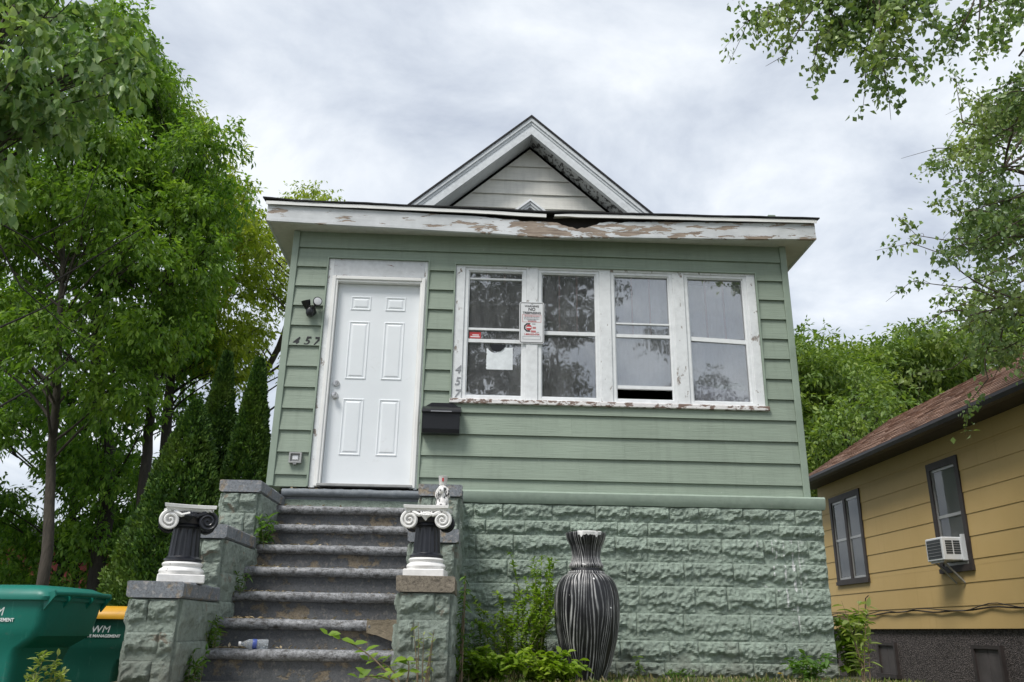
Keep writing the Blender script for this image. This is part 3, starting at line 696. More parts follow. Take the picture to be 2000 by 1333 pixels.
rm = MB(); n = 120
for i in range(n+1):
    x = RX0-.065+(RX1-RX0+.125)*i/n; s = sag(x)*.40; t = 2.890-s+.006*noise.noise((x*2.2, 4, 1))+.003*noise.noise((x*11, 4, 1))
    if x < 0: t += .02*sstep(0, -.28, -abs(x)) if 0 else .016*max(0, -x/.28)
    rm.v += [(x, RY-.050, t-.014), (x, RY-.053, t), (x, RY+.25, t+.075), (x, RY+.25, t+.03)]
for i in range(n):
    a = i*4; b = a+4; rm.f += [(a, b, b+1, a+1), (a+1, b+1, b+2, a+2), (a+3, b+3, b, a)]
rm.f += [(3, 2, 1, 0)[::-1], (n*4, n*4+1, n*4+2, n*4+3)]
rm.build('roofing_edge', 'roofing', PR)
MB().box((RX0+.02, RY+.06, 2.70), (RX1-.02, RY+.08, 2.858)).build('shade_backing', 'dark', PR)  # dark sheet that paints in the shade behind the fascia gap
# --- gable of the main house behind
GY, GP, GZ, SL = 1.8, 2.583, 5.37, .893
back = 9.5
GB = MB().prism([(GP-2.55, 2.9), (GP+2.55, 2.9), (GP+2.55, GZ-.30-SL*2.55), (GP, GZ-.30), (GP-2.55, GZ-.30-SL*2.55)], GY+.295, GY+.40).build('gable_wall', 'gable', H)
z = 3.70
while z < GZ-.36:
    zt = min(z+EX, GZ-.34); hw0 = (GZ-.30-z)/SL-.03; hw1 = max(.004, (GZ-.30-zt)/SL-.03); y = GY+.294
    MB().add([(GP-hw0, y-.026, z+.008), (GP+hw0, y-.026, z+.008), (GP+hw1, y-.004, zt), (GP-hw1, y-.004, zt), (GP-hw0, y, z+.008), (GP+hw0, y, z+.008), (GP+hw1, y, zt), (GP-hw1, y, zt)],
             [(0,1,2,3),(4,5,1,0),(5,6,2,1),(7,4,0,3)]).build('siding_board', 'gable', GB)
    z += EX
def slope_strip(o0, o1, y0, y1, name, mat, parent, side, hw=2.95):
    """strip under the roof line between vertical offsets o0 > o1 (downwards negative)"""
    s = 1 if side > 0 else -1
    poly = [(GP, GZ+o0), (GP, GZ+o1), (GP+s*hw, GZ+o1-SL*hw), (GP+s*hw, GZ+o0-SL*hw)]
    mb = MB().prism(poly if s > 0 else poly[::-1], y0, y1); return mb.build(name, mat, parent)
MR = slope_strip(.03, .0, GY-.05, back, 'main_roof', 'roofing', H, 1)
slope_strip(.03, .0, GY-.05, back, 'roof_slab', 'roofing', MR, -1)
for s in (1, -1):
    slope_strip(-.001, -.062, GY-.035, GY+.06, 'rake_trim', 'rake', MR, s)
    slope_strip(-.063, -.105, GY-.018, GY+.06, 'rake_moulding', 'rake', MR, s)
    slope_strip(-.106, -.165, GY-.008, GY+.06, 'rake_moulding', 'rake', MR, s)
    slope_strip(-.166, -.262, GY-.026, GY+.05, 'rake_board', 'rake', MR, s)
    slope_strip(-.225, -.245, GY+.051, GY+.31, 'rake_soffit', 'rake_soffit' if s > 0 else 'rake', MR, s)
    slope_strip(-.003, -.2, GY+.41, back, 'rafter_space', 'dark', MR, s, 2.6)
# little pediment at the gable foot
PY = GY+.20
for k, (o0, o1, y) in enumerate(((0, -.035, -.05), (-.036, -.075, -.03), (-.076, -.11, -.012))):
    for s in (1, -1):
        poly = [(GP+.004, 4.225+o0), (GP+.004, 4.225+o1), (GP+.004+s*.30, 4.225+o1-.25), (GP+.004+s*.30, 4.225+o0-.25)]
        MB().prism(poly if s > 0 else poly[::-1], PY+y, GY+.29).build('pediment', 'white' , GB)
MB().prism([(GP-.25, 3.7), (GP+.25, 3.7), (GP+.25, 3.83), (GP, 4.06), (GP-.25, 3.83)], PY+.03, GY+.28).build('pediment_panel', 'white', GB)
hb = MB(); 
for x0, x1 in ((.0, .1), (W-.1, W)): hb.box((x0, 2.11, 0), (x1, back-.3, 2.95))
hb.box((.1, back-.4, 0), (W-.1, back-.3, 2.95)); hb.build('side_wall', 'green_trim', H)
MB().box((.02, .301, -1.95), (5.25, back-.3, -.01)).build('rear_foundation', 'stone', H)

# ================================================================== STEPS
ST = thing('front_steps', 'worn dark grey concrete steps with rounded nosings leading to the white door', 'steps', (.84, -1.2, -1.6))
SX0, SX1 = .185, 1.50; RI, TR, SY = .195, .265, -.08
for k in range(9):
    zt = -.03-k*RI; y0 = SY-k*TR
    if k == 8: break
    st = MB().box((SX0-.03, y0+.028, zt-RI-.02), (SX1+.03, (.0 if k == 0 else SY-(k-1)*TR+.10), zt-.006)).build('step', 'riser_top' if k == 0 else 'riser', ST)
    nm = MB(); r = .036; nn = 70; secs = []
    for i in range(nn+1):
        x = SX0-.02+(SX1-SX0+.04)*i/nn
        cutx = (k == 6 and x > 1.26)
        sec = []
        for q in range(9):
            a = math.radians(100+q*170/8); rr = (r if not cutx else r*.55)*(1+.14*noise.noise((x*6, k*3+q*.2, 1))+.14*noise.noise((x*26, k*3+q*.5, 4))-.5*max(0, noise.noise((x*9+k*5, k*3, 9))-.42))
            sec.append((x, y0+.012+rr*math.cos(a), zt-r+rr*math.sin(a)))
        sec += [(x, y0+.05, zt-2*r), (x, y0+.12, zt-.001)]
        secs.append(sec)
    nm.loft(secs); nm.build('nosing', 'nosing' if k else 'riser_top', st, autosmooth=True)
    if k == 6: 
        pm = MB().add([(1.225, y0-.026, zt+.002), (1.50, y0-.026, zt+.008), (1.50, y0-.024, zt-.165), (1.44, y0-.020, zt-.15), (1.37, y0-.018, zt-.125), (1.30, y0-.016, zt-.10), (1.225, y0-.02, zt-.085),
                       (1.225, y0+.06, zt+.002), (1.50, y0+.06, zt+.008), (1.50, y0+.05, zt-.165), (1.44, y0+.05, zt-.15), (1.37, y0+.05, zt-.125), (1.30, y0+.05, zt-.10), (1.225, y0+.05, zt-.085)],
                      [(6,5,4,3,2,1,0), (0,1,8,7), (1,2,9,8), (2,3,10,9), (3,4,11,10), (4,5,12,11), (5,6,13,12), (6,0,7,13)]); pm.build('concrete_patch', 'patch', st)
# --- flanking walls
def step_wall(label, X0, X1, face_l, face_r, bare, z3):
    SWt = thing('step_wall', label, 'stone wall', ((X0+X1)/2, -1.3, -1.62))
    tiers = [(-.98, -.005, -.11), (-1.80, -.945, -.565), (-2.56, -1.765, z3)]
    core = MB()
    for n_, (ya, yb, zc) in enumerate(tiers):
        zb = -1.95; ct = .098
        core = MB().box((X0+.03, ya+.06, zb), (X1-.03, (yb if n_ == 0 else yb+.095), zc-ct)).build('wall_core', 'stone_worn', SWt)
        # cap: slightly battered slab
        jm = MB(); nn = 10; secs = []
        for i in range(nn+1):
            y = ya+(yb-ya)*(i/nn)**1.6; q = .009; j = lambda s: q*noise.noise((s, y*7, n_))
            secs.append([(X0+j(1), y, zc-.004), (X0+.012, y, zc+j(2)), (X1-.012, y, zc+j(3)), (X1+j(4), y, zc-.01), (X1-.004+j(5), y, zc-ct+.012), (X1-.02, y, zc-ct+.001), (X0+.02, y, zc-ct+.001), (X0+.004+j(6), y, zc-ct+.012)])
        secs[0] = [(x, ya+.012, z) for x, y, z in secs[0]]
        jm.loft(secs); jm.f = [f[::-1] for f in jm.f]
        jm.build('wall_cap', 'cap_bare' if (bare and n_ == 2) else 'cap', SWt)
        fz = zc-ct; zl = -1.66 if n_ == 2 else tiers[n_+1][2]-.02
        zz = fz-.005
        cs = [zz]
        while cs[-1] > zl+.12: cs.append(max(zl, cs[-1]-random.uniform(.15, .24)))
        if cs[-1] > zl+.001: cs[-1] = zl
        for t0, t1 in zip(cs[:-1], cs[1:]):
            sp = X0+.03+(X1-X0-.06)*random.choice([.3, .38, .5, .62, .7])
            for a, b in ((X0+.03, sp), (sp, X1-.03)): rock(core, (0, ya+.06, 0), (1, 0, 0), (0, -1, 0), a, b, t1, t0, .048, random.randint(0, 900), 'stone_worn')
        zl2 = -1.66
        cs = [fz-.005]
        while cs[-1] > zl2+.12: cs.append(max(zl2, cs[-1]-random.uniform(.16, .26)))
        for t0, t1 in zip(cs[:-1], cs[1:]):
            yy = ya+.062
            while yy < yb-.02:
                y1 = min(yb+.01, yy+random.uniform(.28, .5)); y1 = yb+.01 if yb-y1 < .12 else y1
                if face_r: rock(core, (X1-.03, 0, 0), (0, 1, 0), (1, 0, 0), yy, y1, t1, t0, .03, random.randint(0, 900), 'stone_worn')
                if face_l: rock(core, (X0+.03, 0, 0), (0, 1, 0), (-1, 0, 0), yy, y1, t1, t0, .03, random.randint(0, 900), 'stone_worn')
                yy = y1
    return SWt
step_wall('stepped stone wall with grey caps on the left of the steps', -.145, .20, True, True, False, -1.0)
step_wall('stepped stone wall with a bare brown cap on the right of the steps', 1.487, 1.855, True, True, True, -.94)

# ================================================================== THINGS ON AND BY THE STEPS
def spiral(mb, c, r, turns, tube_r, axis_u, axis_v, nrm, dirn=1):
    pts = []; rad = []
    n = int(22*turns)
    for i in range(n+1):
        t = i/n; a = t*turns*2*math.pi*dirn; rr = r*(1-t)**.9+.006
        pts.append(Vector(c)+Vector(axis_u)*rr*math.cos(a)+Vector(axis_v)*rr*math.sin(a)+Vector(nrm)*(.012*t)); rad.append(tube_r*(1-.5*t))
    mb.tube(pts, rad, 7)
def pedestal(label, loc, rz, h, cols):
    T = thing('column_pedestal', label, 'pedestal', loc, 'plaster column pedestals on the step walls', rz)
    def B(mb, name, mat, smooth=True):
        o = mb.build(name, mat, None, autosmooth=smooth); o.parent = T; return o
    s = h/.5
    B(MB().bbox((-.145*s, -.145*s, 0), (.145*s, .145*s, .055*s), .006), 'plinth', 'plaster', False)
    tr = [(.128, .055), (.138, .065), (.142, .078), (.136, .092), (.122, .100), (.119, .108), (.126, .115), (.128, .124), (.120, .134), (.11, .138)]
    B(MB().lathe([(r*s, z*s) for r, z in tr], 32), 'base_moulding', 'plaster')
    tr2 = [(.112, .1385), (.120, .146), (.119, .156), (.108, .163), (.102, .172)]
    B(MB().lathe([(r*s, z*s) for r, z in tr2], 32), 'shaft_ring', cols['shaft'])
    fl = lambda a, z: 1-.07*abs(math.cos(a*9))**.6
    prof = [(.100, .172), (.098, .185)] + [(.098-.010*t, .185+.17*t) for t in np.linspace(.1, 1, 8)] + [(.090, .36), (.094, .366)]
    B(MB().lathe([(r*s, z*s) for r, z in prof], 72, mod=fl), 'shaft', cols['shaft'])
    B(MB().lathe([(r*s, z*s) for r, z in [(.09, .355), (.104, .362), (.106, .372), (.098, .38), (.112, .40), (.124, .42), (.118, .44), (.10, .462)]], 32), 'capital_bell', cols['bell'])
    for f in range(2):            # front/back faces carry the volutes
        sg = -1 if f == 0 else 1
        for q, sx in enumerate((-1, 1)):
            mb = MB(); c = (sx*.118*s, sg*.118*s, .395*s); 
            mb.lathe([(.030*s, -.02*s), (.056*s, -.02*s), (.056*s, .006*s), (.001, .006*s)], 20)
            R_ = Matrix.Translation(c) @ Matrix.Rotation(math.pi/2*(1 if sg < 0 else -1), 4, 'X')
            mb.v = [tuple(R_ @ Vector(v)) for v in mb.v]
            spiral(mb, (c[0], c[1]+sg*.008*s, c[2]), .056*s, 2.1, .0125*s, (0, 0, 1), (sx, 0, 0), (0, sg, 0))
            # roll along the side and leaf up to the abacus
            mb.tube([(c[0], c[1]*.95, c[2]), (c[0]*.96, c[1]*.4, c[2]+.01*s), (c[0]*.95, 0, c[2]+.014*s)], [.052*s, .042*s, .036*s], 10)
            mb.tube([(sx*.10*s, sg*.118*s, .452*s), (sx*.05*s, sg*.128*s, .430*s), (0, sg*.125*s, .445*s)], [.018*s, .014*s, .012*s], 7)
            B(mb, 'volute', cols['vol'][f*2+q])
    lm_ = MB(); 
    for k in range(5): lm_.tube([(0, -.118*s, .395*s+.004*k), ((k-2)*.014*s, -.132*s, .43*s), ((k-2)*.02*s, -.125*s, .455*s)], [.008*s, .011*s, .005*s], 6)
    B(lm_, 'capital_leaf', cols.get('leaf', 'plaster'))
    sec = lambda z, hw, cc: [(x*s, y*s, z*s) for x, y in [(-hw, -hw), (-hw*.5, -hw+cc*.75), (0, -hw+cc), (hw*.5, -hw+cc*.75), (hw, -hw), (hw-cc*.75, -hw*.5), (hw-cc, 0), (hw-cc*.75, hw*.5), (hw, hw), (hw*.5, hw-cc*.75), (0, hw-cc), (-hw*.5, hw-cc*.75), (-hw, hw), (-hw+cc*.75, hw*.5), (-hw+cc, 0), (-hw+cc*.75, -hw*.5)]]
    B(MB().loft([sec(.456, .140, .03), sec(.468, .148, .028), sec(.474, .146, .028), sec(.478, .160, .026), sec(.498, .163, .026), sec(.5, .160, .026)]), 'abacus', 'plaster')
    return T
pl = at_z(372, 1128, -.945)
pedestal('black and white plaster column pedestal leaning left on the left wall cap', (.055, -2.20, -.999), math.radians(20), .495, dict(shaft='black_paint', bell='black_paint', vol=['plaster', 'black_paint', 'black_paint', 'black_paint'], leaf='black_paint'))
RP = pedestal('black and white plaster column pedestal under the dog bust, on the bare cap', (1.655, -2.28, -.939), math.radians(-4), .455, dict(shaft='black_paint', bell='black_paint', vol=['plaster', 'plaster', 'black_paint', 'black_paint']))
# dog bust
def blob(parts, vox, name, mat):
    bm = bmesh.new()
    for c, r, rot in parts:
        mtx = Matrix.Translation(c) @ Matrix.Rotation(rot[1], 4, rot[0]) @ Matrix.Diagonal((*r, 1))
        bmesh.ops.create_icosphere(bm, subdivisions=3, radius=1, matrix=mtx)
    me = bpy.data.meshes.new(name); bm.to_mesh(me); bm.free(); me.materials.append(M[mat] if isinstance(mat, str) else mat)
    o = bpy.data.objects.new(name, me); col.objects.link(o)
    rmm = o.modifiers.new('remesh', 'REMESH'); rmm.mode = 'VOXEL'; rmm.voxel_size = vox; rmm.use_smooth_shade = True
    return o
def mat_dog():
    m, t, b = new_mat('white_glaze_black_lines'); v = coords(t, (1, 1, .45)); f = nz(t, v, 34, 3, .5, 1.2)
    c = ramp(t, f, [(.42, (.03, .03, .03)), (.47, (.80, .78, .76)), (1, (.84, .82, .80))])
    t.links.new(c, b.inputs['Base Color']); b.inputs['Roughness'].default_value = .35; bump(t, b, f, .5, .01); return m
M['dog'] = mat_dog()
dp = Vector((1.745, -2.33, -.939+.455))
dog = blob([((0, 0, .035), (.045, .040, .045), ('Z', 0)), ((0, -.003, .075), (.036, .034, .035), ('Z', 0)), ((0, -.004, .112), (.034, .036, .034), ('Z', 0)),
            ((0, -.034, .100), (.019, .026, .017), ('X', .25)), ((0, -.055, .103), (.008, .007, .006), ('Z', 0)),
            ((-.038, .002, .094), (.012, .020, .036), ('Y', .25)), ((.038, .002, .094), (.012, .020, .036), ('Y', -.25)), ((0, .0, .012), (.046, .042, .018), ('Z', 0)),
            ((-.015, -.032, .120), (.007, .007, .006), ('Z', 0)), ((.015, -.032, .120), (.007, .007, .006), ('Z', 0))], .0045, 'dog_bust', 'dog')
dog.location = dp; dog.rotation_euler = (0, 0, math.radians(-12)); dog.scale = (.98, .98, 1.0)
tag(dog, 'small white dog bust with black line markings on the right pedestal', 'statue')
cu = thing('paper_cup', 'small white cup with a red mark balanced on the dog bust', 'cup', dp+Vector((.0, .0, .143)))
o = MB().lathe([(.001, 0), (.024, 0), (.025, .002), (.031, .058), (.0325, .060), (.031, .061), (.029, .058), (.023, .006), (.001, .005)], 24).build('cup_wall', 'plaster', None, autosmooth=True); o.parent = cu
o = MB().prism([(-.006, .022), (.006, .022), (.006, .045), (-.006, .045)], -.0312, -.0285).build('cup_mark', 'ink_red', None); o.parent = cu
# vase
VX, VY, VZ = at(1146, 1180, -.8).x, -.8, -1.645
prof_px = [(85, 160), (92, 164), (130, 158), (165, 145), (200, 128), (250, 116), (300, 112), (335, 122), (352, 126), (362, 136), (375, 140), (388, 136), (400, 126), (412, 130), (424, 145), (433, 149), (441, 146), (450, 168), (465, 190), (480, 205), (505, 222), (530, 235), (565, 246), (600, 254), (650, 260), (700, 262), (750, 263), (800, 261), (850, 256), (900, 250), (950, 242), (1000, 232), (1050, 221), (1100, 208), (1150, 195), (1200, 181), (1250, 163), (1300, 146), (1345, 138)]
SC = .00102; ZS = .000935
seg = 264; vs = []; rg = []
zb = prof_px[-1][0]
dense = []
for (ya, ra), (yb, rb) in zip(prof_px[:-1], prof_px[1:]):
    k = max(1, int((yb-ya)/12))
    for i in range(k): dense.append((ya+(yb-ya)*i/k, ra+(rb-ra)*i/k))
dense.append(prof_px[-1]); dense = dense[::-1]
vm = MB(); secs = []
for yy, r in dense:
    z = (zb-yy)*ZS; R0 = r*SC; sec = []
    for k in range(seg):
        a = 2*math.pi*k/seg
        tw = -.10*math.sin(z*3)+.15*noise.noise((math.cos(a)*2.2, math.sin(a)*2.2, z*2.2))+.05*noise.noise((math.cos(a)*5, math.sin(a)*5, z*5))
        ph = (a+tw)*60
        g_ = .5+.5*math.cos(ph); g2 = .5+.5*noise.noise((math.cos(a)*9, math.sin(a)*9, z*2.2))
        amp = .0062*(.5+.8*g2)*(1 if yy > 100 else .4)
        rr = R0+amp*(g_**1.3-.5)
        sec.append((rr*math.cos(a), rr*math.sin(a), z)); rg.append(g_*(.45+.75*g2))
    secs.append(sec)
vm.loft(secs, cap=False)
n_out = len(vm.v)
inner = [[(r*SC*.86*math.cos(2*math.pi*k/seg), r*SC*.86*math.sin(2*math.pi*k/seg), (zb-yy)*ZS) for k in range(seg)] for yy, r in ((85, 160), (200, 128), (300, 112), (480, 190))]
ro = (len(dense)-1)*seg
vm.loft(inner, cap=False)
vm.f += [(ro+k, ro+(k+1) % seg, n_out+(k+1) % seg, n_out+k) for k in range(seg)]
vm.f.append(tuple(range(seg-1, -1, -1)))
rg += [0]*(len(vm.v)-len(rg))
def mat_vase():
    m, t, b = new_mat('black_glaze_rub_and_sheen'); at_ = N(t, 'ShaderNodeAttribute', attribute_name='ridge'); vo = coords(t)
    tc_ = N(t, 'ShaderNodeTexCoord'); sx = N(t, 'ShaderNodeSeparateXYZ'); t.links.new(tc_.outputs['Object'], sx.inputs[0])
    big = nz(t, coords(t, (3, 3, 1)), 2.2, 5)
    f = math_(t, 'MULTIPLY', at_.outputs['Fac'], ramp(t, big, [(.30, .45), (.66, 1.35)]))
    sh = ramp(t, sx.outputs[2], [(.78, 0), (.84, .5), (.92, .45), (1.0, .1)])  # shoulder highlight painted in as paler ridges
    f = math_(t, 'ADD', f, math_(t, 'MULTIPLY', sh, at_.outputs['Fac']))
    c = ramp(t, f, [(.44, (.010, .010, .012)), (.62, (.075, .077, .08)), (.86, (.27, .27, .27)), (1, (.48, .47, .46))])  # ridge tops: rubbed white plus sheen put into the colour
    chip = nz(t, vo, 17, 3, .5); lowm = ramp(t, sx.outputs[2], [(.3, 0), (.5, 1)])
    c = mixc(t, ramp(t, math_(t, 'MULTIPLY', chip, lowm), [(.735, 0), (.75, 1)]), c, (.78, .77, .75))
    rim = ramp(t, math_(t, 'ADD', sx.outputs[2], math_(t, 'MULTIPLY', nz(t, coords(t, (9, 9, 9)), 1.3, 4), .10)), [(.0, 0), (.999, 0)])
    t.links.new(c, b.inputs['Base Color']); b.inputs['Roughness'].default_value = .36
    return m
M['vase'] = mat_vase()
VT = thing('floor_vase', 'tall black ribbed floor vase with white chips, before the stone foundation', 'vase', (VX, VY, VZ))
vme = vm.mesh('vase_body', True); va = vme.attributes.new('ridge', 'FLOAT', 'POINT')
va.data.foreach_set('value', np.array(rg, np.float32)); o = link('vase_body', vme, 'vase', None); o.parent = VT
rmb = MB(); n = 26; inn = []; R_ = 164*SC
for i in range(n+1):
    a = math.radians(248+72*i/n)-.15; zt = (zb-84)*ZS+.002; dp_ = .032+.016*noise.noise((i*.5, 3, 1))+(.02 if i in (3, 4, 19, 20) else 0)
    for rr, z in ((R_*.84, zt), (R_+.003, zt), (R_+.006, zt-.006), (R_+.0035-.10*dp_, zt-dp_)): inn.append((rr*math.cos(a), rr*math.sin(a), z))
rmb.add(inn, [(i*4+q, (i+1)*4+q, (i+1)*4+q+1, i*4+q+1)[::-1] for i in range(n) for q in range(3)])
o = rmb.build('chipped_rim', 'plaster', None, autosmooth=True); o.parent = VT; o['label'] = 'white patch of bare plaster on the rim'
# water bottle lying on the second step
bt_ = at(470, 1254, -1.93)
BT = thing('water_bottle', 'clear plastic water bottle with a blue band lying on a step', 'bottle', (.535, -1.90, -.03-7*RI+.031), None)
prof = [(.001, 0), (.026, .001), (.030, .008), (.030, .05), (.0285, .053), (.030, .056), (.030, .062), (.0285, .066), (.030, .07), (.030, .12), (.027, .135), (.018, .155), (.012, .165), (.0115, .176)]
bo = MB().lathe(prof, 24).build('bottle_body', 'bottle', None, autosmooth=True); bo.parent = BT
bl = MB().lathe([(.0302, .075), (.0308, .076), (.0308, .102), (.0302, .103)], 24).build('bottle_label', 'blue_label', None, autosmooth=True); bl.parent = BT
bc = MB().lathe([(.001, .193), (.0145, .193), (.0148, .177), (.001, .1765)][::-1], 20).build('bottle_cap', 'plaster', None, autosmooth=True); bc.parent = BT
BT.rotation_euler = (0, math.radians(-90), math.radians(14)); BT.location.x = .60
# wall-mounted things -----------------------------------------------------------------
p = at(862, 818, -.08)
MBX = thing('mailbox', 'black plastic mailbox mounted on the green siding beside the door', 'mailbox', (p.x, -.022, p.z-.15))
def P(mb, name, mat, par, sm=False): o = mb.build(name, mat, None, autosmooth=sm); o.parent = par; return o
P(MB().prism_x([(0, .0), (-.10, .0), (-.125, .03), (-.125, .19), (0, .19)], -.178, .178), 'mailbox_body', 'black_plastic', MBX)
P(MB().prism_x([(-.003, .1905), (-.14, .1905), (-.147, .200), (-.142, .225), (-.06, .268), (-.003, .268)], -.186, .186), 'mailbox_lid', 'black_plastic', MBX)
P(MB().prism([(-.178, .2685), (.178, .2685), (.13, .300), (.10, .318), (-.10, .318), (-.13, .300)], -.018, 0), 'back_plate', 'black_plastic', MBX)
P(MB().box((-.10, -.152, .196), (.10, -.146, .205)), 'lid_lip', 'ink_grey', MBX)
P(MB().box((-.165, -.1285, .035), (.165, -.1255, .155)), 'front_panel', 'black_plastic', MBX)
p = at(607, 607, -.05)
FL = thing('security_floodlight', 'black two-headed security light on the siding left of the door', 'wall light', (p.x, -.02, p.z))
def tf(mb, M_): mb.v = [tuple(M_ @ Vector(v)) for v in mb.v]; return mb
P(tf(MB().lathe([(.001, 0), (.050, 0), (.050, .02), (.044, .035), (.03, .06), (.001, .065)], 20), Matrix.Rotation(math.pi/2, 4, 'X')), 'base', 'black_plastic', FL, True)
P(tf(MB().lathe([(.001, -.05), (.028, -.045), (.040, -.02), (.042, .01), (.034, .035), (.001, .04)], 18), Matrix.Translation((.0, -.06, -.025))), 'sensor', 'black_plastic', FL, True)
def head(c, d, lens):
    q = Vector(d).to_track_quat('Z', 'Y').to_matrix().to_4x4(); Mx = Matrix.Translation(c) @ q
    P(tf(MB().lathe([(.001, -.085), (.022, -.08), (.034, -.05), (.044, -.01), (.046, .012), (.040, .012), (.038, .004), (.001, .003)], 22), Mx), 'lamp_head', 'black_plastic', FL, True)
    if lens: P(tf(MB().lathe([(.038, .005), (.038, .013), (.02, .016), (.001, .016)], 22), Mx), 'lamp_lens', 'lamp_lens', FL, True)
head((.073, -.10, .072), (.35, -.9, -.05), True); head((-.045, -.085, .075), (-.25, -.35, .9), False)
P(MB().tube([(.01, -.05, .0), (.055, -.06, .055)], .011, 8).tube([(-.01, -.05, .0), (-.04, -.075, .04)], .011, 8), 'arm', 'black_plastic', FL)
p = at(577, 895, -.04)
BL = thing('wall_lamp', 'small grey square lamp low on the siding left of the door', 'wall light', (p.x, -.018, p.z))
fr = MB()
for a, b in (((-.058, -.045, -.048), (-.044, 0, .052)), ((.044, -.045, -.048), (.058, 0, .052)), ((-.044, -.045, .04), (.044, 0, .052)), ((-.044, -.045, -.048), (.044, 0, -.034))): fr.box(a, b)
P(fr, 'lamp_frame', 'grey_metal', BL); P(MB().box((-.043, -.02, -.033), (.043, -.001, .039)), 'reflector', 'grey_metal', BL)
P(MB().bbox((-.028, -.032, -.018), (.028, -.0205, .024), .004), 'lamp_lens', 'lamp_lens', BL); P(MB().box((-.015, -.04, -.062), (.015, -.01, -.049)), 'bracket', 'grey_metal', BL)
# warning sign
sa, sb = at(1014.5, 590, -.02), at(1063, 672, -.02)
sw_, sh_ = sb.x-sa.x-.004, sa.z-sb.z; scx, scz = (sa.x+sb.x)/2, (sa.z+sb.z)/2
SG = thing('warning_sign', 'white no trespassing warning sign between the first two windows', 'sign', (scx, -.02, scz-sh_/2))
def rr2(w_, h_, r, y): return [(x, y, z) for x, z, _ in rrect(0, h_/2*0, w_, h_, 0, r, 5)]
def plate(w_, h_, r, y0, y1, inset=0): 
    return MB().loft([[(x, y0, z+sh_/2) for x, z, _ in rrect(0, 0, w_, h_, 0, r, 5)], [(x, y1, z+sh_/2) for x, z, _ in rrect(0, 0, w_, h_, 0, r, 5)]])
P(plate(sw_, sh_, .022, -.002, .0), 'sign_plate', 'sign_white', SG)
def ring(w_, h_, t_, r, y, name, mat, cz=0):
    o_ = [(x, z) for x, z, _ in rrect(0, 0, w_, h_, 0, r, 5)]; i_ = [(x, z) for x, z, _ in rrect(0, 0, w_-2*t_, h_-2*t_, 0, max(.0015, r-t_), 5)]
    n = len(o_); mb = MB(); mb.v = [(x, y, z+sh_/2+cz) for x, z in o_]+[(x, y, z+sh_/2+cz) for x, z in i_]; mb.v += [(x, y+.0008, z) for x, _, z in mb.v]
    mb.f = [(k, (k+1) % n, n+(k+1) % n, n+k) for k in range(n)] + [(2*n+k, k, (k), 2*n+k) for k in []]
    return P(mb, name, mat, SG)
ring(sw_-.014, sh_-.014, .006, .018, -.0034, 'sign_border', 'ink_black')
def sl_(txt, v, size, mat, **kw):
    x = kw.pop('x', 0); o = lettering(txt, size, (x*sw_, -.0032, sh_*(1-v)), mat, None, 'lettering', .0006, **kw); o.parent = SG
sl_('WARNING', .105, .030, 'ink_black', off=.0006); sl_('NO', .182, .046, 'ink_black', off=.001); sl_('TRESPASSING', .268, .033, 'ink_black', off=.0008, sx=.93)
bx_ = MB(); w2, h2 = sw_*.76, sh_*.185
ring(w2, h2, .0028, .003, -.0034, 'sign_box', 'ink_red', sh_*(.5-.40))
for k, (v, wd, mt) in enumerate(((.342, .58, 'ink_red'), (.378, .64, 'ink_grey'), (.415, .62, 'ink_grey'), (.440, .34, 'ink_grey'), (.468, .30, 'ink_red'))):
    mb = MB(); x = -wd/2*sw_; hh = .0042
    while x < wd/2*sw_:
        l = random.uniform(.004, .016); mb.add([(x, -.0034, sh_*(1-v)-hh), (x+l, -.0034, sh_*(1-v)-hh), (x+l, -.0034, sh_*(1-v)+hh), (x, -.0034, sh_*(1-v)+hh)], [(0,1,2,3)]); x += l+.004
    P(mb, 'fine_print', mt, SG)
# octagonal C emblem with red disc
oc = MB(); cx, cz = -.13*sw_, sh_*(1-.62); ro_, ri_ = .050, .034
ang = [math.radians(a) for a in (67, 112, 157, 202, 247, 293)]
for a in ang: oc.v += [(cx+ro_*math.cos(a), -.0034, cz+ro_*math.sin(a)), (cx+ri_*math.cos(a), -.0034, cz+ri_*math.sin(a))]
oc.f = [(2*i, 2*i+2, 2*i+3, 2*i+1) for i in range(5)]
P(oc, 'emblem_ring', 'ink_black', SG)
dc = MB(); dc.v = [(cx+.004+.030*math.cos(2*math.pi*k/20), -.0036, cz+.030*math.sin(2*math.pi*k/20)) for k in range(20)]; dc.f = [tuple(range(20))]; P(dc, 'emblem_disc', 'ink_red', SG)
dc = MB(); dc.v = [(cx-.022, -.0040, cz-.006), (cx+.030, -.0040, cz-.006), (cx+.030, -.0040, cz+.006), (cx-.022, -.0040, cz+.006)]; dc.f = [(0, 1, 2, 3)]; P(dc, 'emblem_bar', 'sign_white', SG)
def bars(x0, x1, v, h_, mat):
    mb = MB(); x = x0*sw_
    while x < x1*sw_: mb.add([(x, -.0036, sh_*(1-v)-h_), (x+.006, -.0036, sh_*(1-v)-h_), (x+.006, -.0036, sh_*(1-v)+h_), (x, -.0036, sh_*(1-v)+h_)], [(0,1,2,3)]); x += .0085
    P(mb, 'fine_print', mat, SG)
bars(.02, .14, .535, .004, 'ink_black'); bars(.04, .17, .625, .010, 'ink_red'); bars(-.03, .16, .715, .011, 'ink_red'); bars(.20, .30, .735, .004, 'ink_grey')
sl_('1-800-323-6734', .785, .026, 'ink_red', off=.0006, sx=.92)
ring(sw_*.72, sh_*.075, .0028, .003, -.0034, 'sign_box', 'ink_grey', sh_*(.5-.868))
